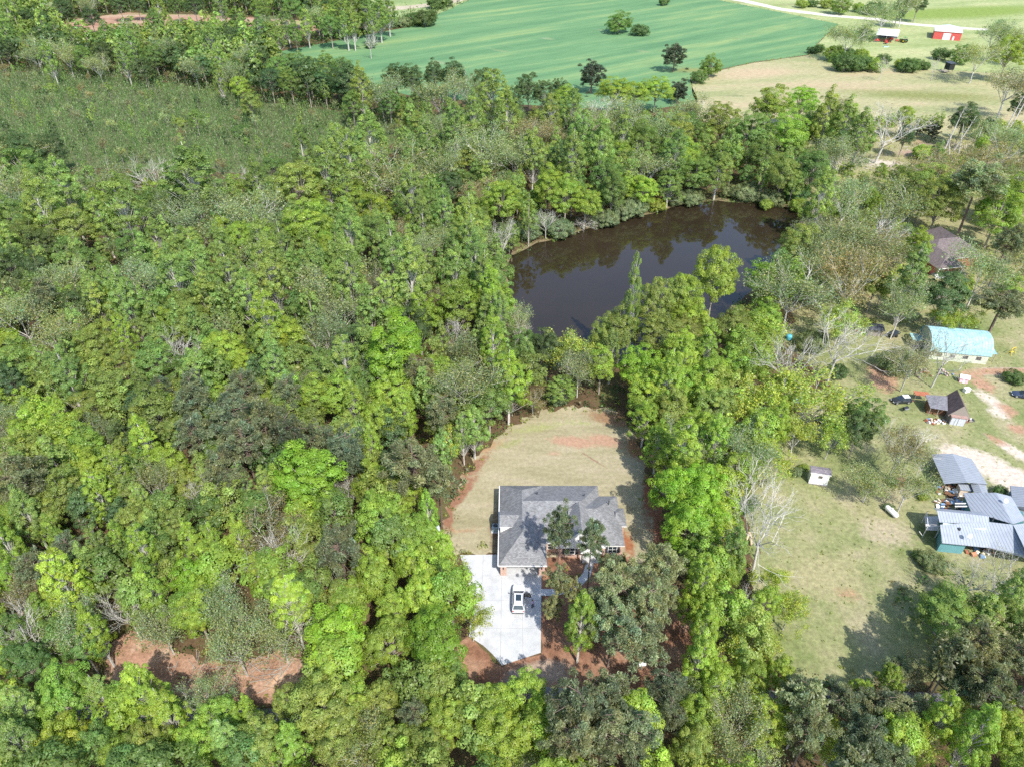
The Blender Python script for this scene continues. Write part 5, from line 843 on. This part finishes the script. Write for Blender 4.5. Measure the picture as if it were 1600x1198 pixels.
for (ph, pl), g in groups.items():
    g.sort(key=lambda t: (t[1]))
    for i, t in enumerate(g):
        if len(g) == 1: lab = f'{ph} {pl}'
        elif len(g) == 2:
            a = g[0]; b = g[1]
            if abs(a[3]-b[3]) > 5: lab = f"{'larger' if t[3] == max(a[3], b[3]) else 'smaller'} {ph} {pl}"
            elif abs(a[1]-b[1]) > 12: lab = f"{'left' if i == 0 else 'right'} of two: {ph} {pl}"
            else: lab = f"{'upper' if t[2] == min(a[2], b[2]) else 'lower'} of two: {ph} {pl}"
        else: lab = f'{ORD[i+1]} {ph} from the left {pl}'
        t.append(lab)
MULTI = {'bare'}
PLACED = []
cnt = {}
for look, px, py, rpx, hk, pl, lab in trees:
    fam, col_, nm, cat, ph = LOOK[look]; x, y, sxy, sz = place(look, px, py, rpx, hk); v = cnt.get(fam, 0); cnt[fam] = v+1; cm, tm = FAM[fam][(v*7+trng.randrange(3)) % len(FAM[fam])]
    for k in range(9):      # nobody stands in the pond, on the lawn or on the slab: a lower or taller tree with the same crown
        gx, gy, _ = PX(x, y, 0); hit = [P for P in (POND, LAWN, DRIVE, FIELD) if bool(inpoly(gx, gy, P))]
        if not hit or fam in ('bush', 'cedar', 'blob') : break
        if hit[0] is FIELD and py < 100: break
        hk *= 1.12 if (hit[0] is POND and px > 860 and py > 400) else (.86 if hit[0] is not DRIVE else 1.1)
        x, y, sxy, sz = place(look, px, py, rpx, hk)
    PLACED.append((x, y, sxy*4.5, fam)); hv = trng.gauss(0, .05); vv = trng.gauss(1, .10); c = (col_[0]*vv*(1+hv), col_[1]*vv, col_[2]*vv*(1-hv), 1)
    o = empty(nm, (x, y, 0), trng.uniform(0, 6.28), lab, cat, ph + 's of the woods')
    ax = 1+trng.uniform(-.1, .1); o.scale = (sxy*ax, sxy/ax, sz*trng.uniform(.94, 1.06))
    for nm2, me in (('crown', cm), ('trunk', tm)):
        if nm2 == 'trunk' and fam == 'bush' : nm2 = 'stem'
        ch = bpy.data.objects.new(nm2 if fam != 'bush' or nm2 != 'crown' else 'foliage', me); COL.objects.link(ch); ch.parent = o; ch.color = c
# dead standing trunks by the pasture
for k, (px, py, h, lean) in enumerate([(1474,238,16,.12),(1490,236,13,.3),(1498,240,11,-.2),(1515,243,10,.15),(1537,234,9,.4),(1565,215,18,.12),(1575,205,15,.2),(1592,200,12,.3),(1483,242,8,-.35)]):
    x, y = G(px, py); o = empty('dead_trunk', (x, y, 0), 0, f"{['tallest bleached', 'second', 'third', 'fourth', 'fifth slanting', 'very tall grey', 'slanting grey', 'pale outermost', 'shortest'][k]} dead trunk among the bleached snags near the pasture corner", 'dead tree', 'bleached dead trunks near the pasture')
    rng = np.random.default_rng(k); segs = [((0,0,0),(lean*h*.5,0,h*.5),.3,.2),((lean*h*.5,0,h*.5),(lean*h,rng.normal()*.5,h),.2,.06)]
    for j in range(5): z = h*rng.uniform(.4,.9); d = rng.normal(size=2)*1.6; segs.append(((lean*z,0,z),(lean*z+d[0],d[1],z+1.2),.07,.03))
    tq = tube_quads(segs, 6); ch = bpy.data.objects.new('trunk', quad_mesh('trunk', tq, np.ones((len(tq)//4,4)), [BARK_PALE])); COL.objects.link(ch); ch.parent = o

# ------------------------------------------------------------------ masses nobody could count: filling woods, far woods, undergrowth, cutover brush
OPEN = [FIELD, YARD_FAR, PASTURE, LAWN, CLAYYARD, NYARD, CUTOVER, REDFIELD, CLEARING, POND, DRIVE, [(600,20),(640,14),(760,-14),(560,-14)], [(770,750),(990,750),(990,920),(770,920)]]
rg = np.random.default_rng(5)
def jgrid(x0, x1, y0, y1, st):
    X, Y = np.meshgrid(np.arange(x0, x1, st), np.arange(y0, y1, st)); X = X+rg.uniform(-.42, .42, X.shape)*st; Y = Y+rg.uniform(-.42, .42, Y.shape)*st; return X.ravel(), Y.ravel()
def visible(X, Y, m=60):
    u, v, s = PX(X, Y, 0); u2, v2, _ = PX(X, Y, 9.0); return (u > -m-60) & (u < 1660+m) & (v2 < 1300) & (v > -25)
def openmask(X, Y, z, polys):
    u, v, s = PX(X, Y, z); r = np.zeros(len(X), bool)
    for p in polys: r |= inpoly(u, v, p)
    return r
def mixture(u, v):
    if v < 262: return 'kkggsmmok' if u < 900 else ('gosml' if v > 150 else 'ggsl')
    if u > 1230 and v < 520: return 'sowgsl'
    if u > 1230 and v > 860: return 'ppgl'
    if u > 930 and v > 480: return 'llyol' if u < 1230 else 'ylog'
    if v < 560: return 'mmgslgm'
    if v < 800: return 'oollgmk'
    return 'lolgog'
def build_mass(name, X, Y, scale_f, keep, label, looks=None, leafk=1.0, lod=None):
    VV, TT, VB = [], [], []
    U, W_, S_ = PX(X, Y, 8.0)
    for x, y, u, v in zip(X, Y, U, W_):
        look = rg.choice(list(looks or mixture(u, v))); fam, c, *_r = LOOK[look]; V, T, tq = (lod or LOW)[fam][rg.integers(2)]
        s = scale_f*rg.uniform(.75, 1.2); a = rg.uniform(0, 6.28); ca, sa = math.cos(a), math.sin(a); k = len(T)
        if keep < 1: sel = rg.random(k) < keep; Vq = V.reshape(-1,4,3)[sel]; T2 = T[sel]
        else: Vq = V.reshape(-1,4,3); T2 = T
        if leafk != 1: cc = Vq.mean(1, keepdims=True); Vq = cc+(Vq-cc)*leafk
        P = Vq.reshape(-1,3)*np.array([s, s, s**.7]); P = np.stack([P[:,0]*ca-P[:,1]*sa+x, P[:,0]*sa+P[:,1]*ca+y, P[:,2]], 1); VV.append(P)
        vv = max(.5, rg.normal(1,.12)); hv = rg.normal(0,.05); T2 = T2*np.array([c[0]*vv*(1+hv), c[1]*vv, c[2]*vv*(1-hv), 1]); TT.append(T2)
        Q = tq*np.array([s, s, s**.7]); VB.append(np.stack([Q[:,0]*ca-Q[:,1]*sa+x, Q[:,0]*sa+Q[:,1]*ca+y, Q[:,2]], 1))
    me = quad_mesh(name, np.concatenate(VV), np.concatenate(TT), [LEAF, BARK], np.concatenate(VB)); o = bpy.data.objects.new(name, me); COL.objects.link(o); return tag(o, label, 'woods', kind='stuff')

PA = np.array([(p[0], p[1], p[2]) for p in PLACED])
def clear_of(X, Y, k, add=0):
    ok = np.ones(len(X), bool)
    for px_, py_, r in PA: ok &= (X-px_)**2+(Y-py_)**2 > (r*k+add)**2
    return ok
X, Y = jgrid(-260, 260, 36, 330, 6.0); m = visible(X, Y); X, Y = X[m], Y[m]
m = ~openmask(X, Y, 0, OPEN+[BRUSH, [(1290,1000),(1480,890),(1700,890),(1700,1050),(1480,1075),(1290,1085)]]) & ~openmask(X, Y, 11, OPEN) & ~openmask(X, Y, 5, OPEN) & clear_of(X, Y, .72); X, Y = X[m], Y[m]; n1 = len(X)
build_mass('filling_woods', X, Y, .74, 1.0, 'lesser trees closing the gaps between the big crowns', lod=MID)
X, Y = jgrid(-620, 620, 326, 720, 8.2); m = visible(X, Y); X, Y = X[m], Y[m]
m = ~openmask(X, Y, 0, OPEN+[BRUSH]) & ~openmask(X, Y, 11, OPEN) & ~openmask(X, Y, 5, OPEN) & clear_of(X, Y, .6); X, Y = X[m], Y[m]; n2 = len(X)
build_mass('far_woods', X, Y, 1.0, .45, 'far woods that read as one mass beyond the cutover and fields', leafk=1.4)
X, Y = jgrid(40, 330, 125, 420, 7.0); m = visible(X, Y, 0); X, Y = X[m], Y[m]
HOUSEY = [(1420,350),(1540,350),(1540,450),(1420,450)]; BARE = [(1320,235),(1500,215),(1500,275),(1400,300),(1320,300)]
m = openmask(X, Y, 0, [BRUSH]) & ~openmask(X, Y, 0, [NYARD, POND, HOUSEY, BARE, PASTURE]) & ~openmask(X, Y, 6, [HOUSEY, POND, NYARD]) & clear_of(X, Y, .5); X, Y = X[m], Y[m]
build_mass('brushland_woods', X, Y, .55, 1.0, 'small mixed trees and tall brush filling the rough ground behind the yard', looks='osswgly', lod=MID)
X, Y = jgrid(-420, 60, 215, 450, 9.5); m = visible(X, Y, 0); X, Y = X[m], Y[m]; m = openmask(X+rg.normal(0,5,len(X)), Y+rg.normal(0,8,len(X)), 0, [CUTOVER]) & (rg.random(len(X)) < .75); X, Y = X[m], Y[m]
build_mass('cutover_saplings', X, Y, .3, 1.0, 'scattered young trees rising out of the cutover brush', looks='smmgwsk', lod=LOW)
def clumps(name, X, Y, cols, per, spread, hgt, size, label, seed=3, cat='undergrowth', upright=False):
    r = np.random.default_rng(seed); n = len(X)*per; ids = np.repeat(np.arange(len(X)), per); base = np.stack([X, Y, np.zeros(len(X))], 1); sc = r.uniform(.6, 1.4, len(X))[ids]
    d = unit(n, r, -.1); C = base[ids]+d*np.array([spread, spread, hgt])*sc[:,None]*r.uniform(.5,1,n)[:,None]; C[:,2] = np.abs(C[:,2])+.1; N = d+r.normal(size=(n,3))*.5+np.array([0,0,.3]); S = size*r.lognormal(0,.3,n)
    V = leaf_quads(C, N, S, r, .6)
    if upright: q = V.reshape(-1,4,3); cc = q.mean(1, keepdims=True); V = (cc+(q-cc)*np.array([.55,.55,1.9])).reshape(-1,3)
    K = np.array(cols)[r.integers(len(cols), size=len(X))][ids]; T = np.ones((n,4)); T[:,:3] = K*np.clip(r.normal(1,.22,n),.5,1.6)[:,None]
    o = bpy.data.objects.new(name, quad_mesh(name, V, T, [LEAF])); COL.objects.link(o); return tag(o, label, cat, kind='stuff')
X, Y = jgrid(-230, 230, 36, 260, 2.7); m = visible(X, Y, 0); X, Y = X[m], Y[m]; m = ~openmask(X, Y, .5, [p for p in OPEN if p is not NYARD]+[BRUSH, NYARD]); X, Y = X[m], Y[m]; n3 = len(X)
clumps('undergrowth', X, Y, [(0.105,0.195,0.045),(0.180,0.270,0.045),(0.135,0.150,0.060),(0.210,0.180,0.105),(0.075,0.135,0.045)], 26, 1.5, 1.6, .42, 'low bushes and briars covering the forest floor')
X, Y = jgrid(-400, 60, 215, 440, 1.7); m = visible(X, Y, 0); X, Y = X[m], Y[m]; m = openmask(X+rg.normal(0,5,len(X)), Y+rg.normal(0,9,len(X)), 0, [CUTOVER]); X, Y = X[m], Y[m]; n4 = len(X)
clumps('cutover_undergrowth', X, Y, [(.19,.29,.10),(.16,.26,.09),(.22,.31,.12),(.23,.23,.14),(.12,.20,.07),(.24,.26,.17)], 24, .8, 5.4, .5, 'grey-green saplings and brush regrowing on the cutover', 4, upright=True)
X, Y = jgrid(-640, 640, 258, 700, 5.0); m = visible(X, Y, 0); X, Y = X[m], Y[m]; m = ~openmask(X, Y, .5, OPEN+[BRUSH]) & ~openmask(X, Y, 4, OPEN); X, Y = X[m], Y[m]; n5 = len(X)
clumps('far_undergrowth', X, Y, [(.08,.14,.04),(.12,.2,.05),(.15,.2,.06),(.07,.11,.04)], 22, 2.6, 6.0, 1.1, 'leafy understorey filling the far woods', 14)
X, Y = jgrid(60, 300, 130, 340, 3.4); m = visible(X, Y, 0); X, Y = X[m], Y[m]; m = openmask(X, Y, 0, [BRUSH]) & (rg.random(len(X)) < .6); X, Y = X[m], Y[m]
clumps('brushland_undergrowth', X, Y, [(0.240,0.255,0.105),(0.300,0.345,0.075),(0.300,0.240,0.150),(0.165,0.225,0.075)], 26, 1.6, 1.6, .4, 'scrub and low bushes spread over the rough ground behind the yard', 6)
# weeds along the open edges and tufts in the yard
E_X, E_Y = [], []
for P, st in ((LAWN, .9), (NYARD, 1.0), (CLEARING, 1.0), (PASTURE, 2.2), (FIELD, 3.0)):
    for i in range(len(P)):
        a = Vector(G(*P[i])); b = Vector(G(*P[(i+1) % len(P)])); L = (b-a).length
        for k in range(int(L/st)):
            q = a.lerp(b, k*st/L); E_X.append(q.x+rg.normal()*1.0); E_Y.append(q.y+rg.normal()*1.0)
E_X, E_Y = np.array(E_X), np.array(E_Y); m = ~openmask(E_X, E_Y, 0, [DRIVE]) & visible(E_X, E_Y, 0); 
clumps('edge_weeds', E_X[m], E_Y[m], [(0.195,0.255,0.075),(0.300,0.330,0.075),(0.300,0.240,0.120)], 14, .6, .55, .28, 'weeds and briars along the edges of the clearings', 8, cat='weeds')
X, Y = jgrid(30, 140, 60, 150, 1.5); m = openmask(X, Y, 0, [NYARD]) & (rg.random(len(X)) < .35); X, Y = X[m], Y[m]
clumps('yard_grass_tufts', X, Y, [(0.255,0.315,0.075),(0.330,0.345,0.135),(0.195,0.255,0.060),(0.420,0.375,0.195)], 7, .28, .16, .2, 'uneven tufts of rough grass in the neighbouring yard', 9, cat='grass')
import sys
for t in trees:
    if len(t[-1].split()) > 16: print('LONG', t[-1], file=sys.stderr)
print('trees', len(trees), 'fill', n1, n2, 'under', n3, n4, n5)
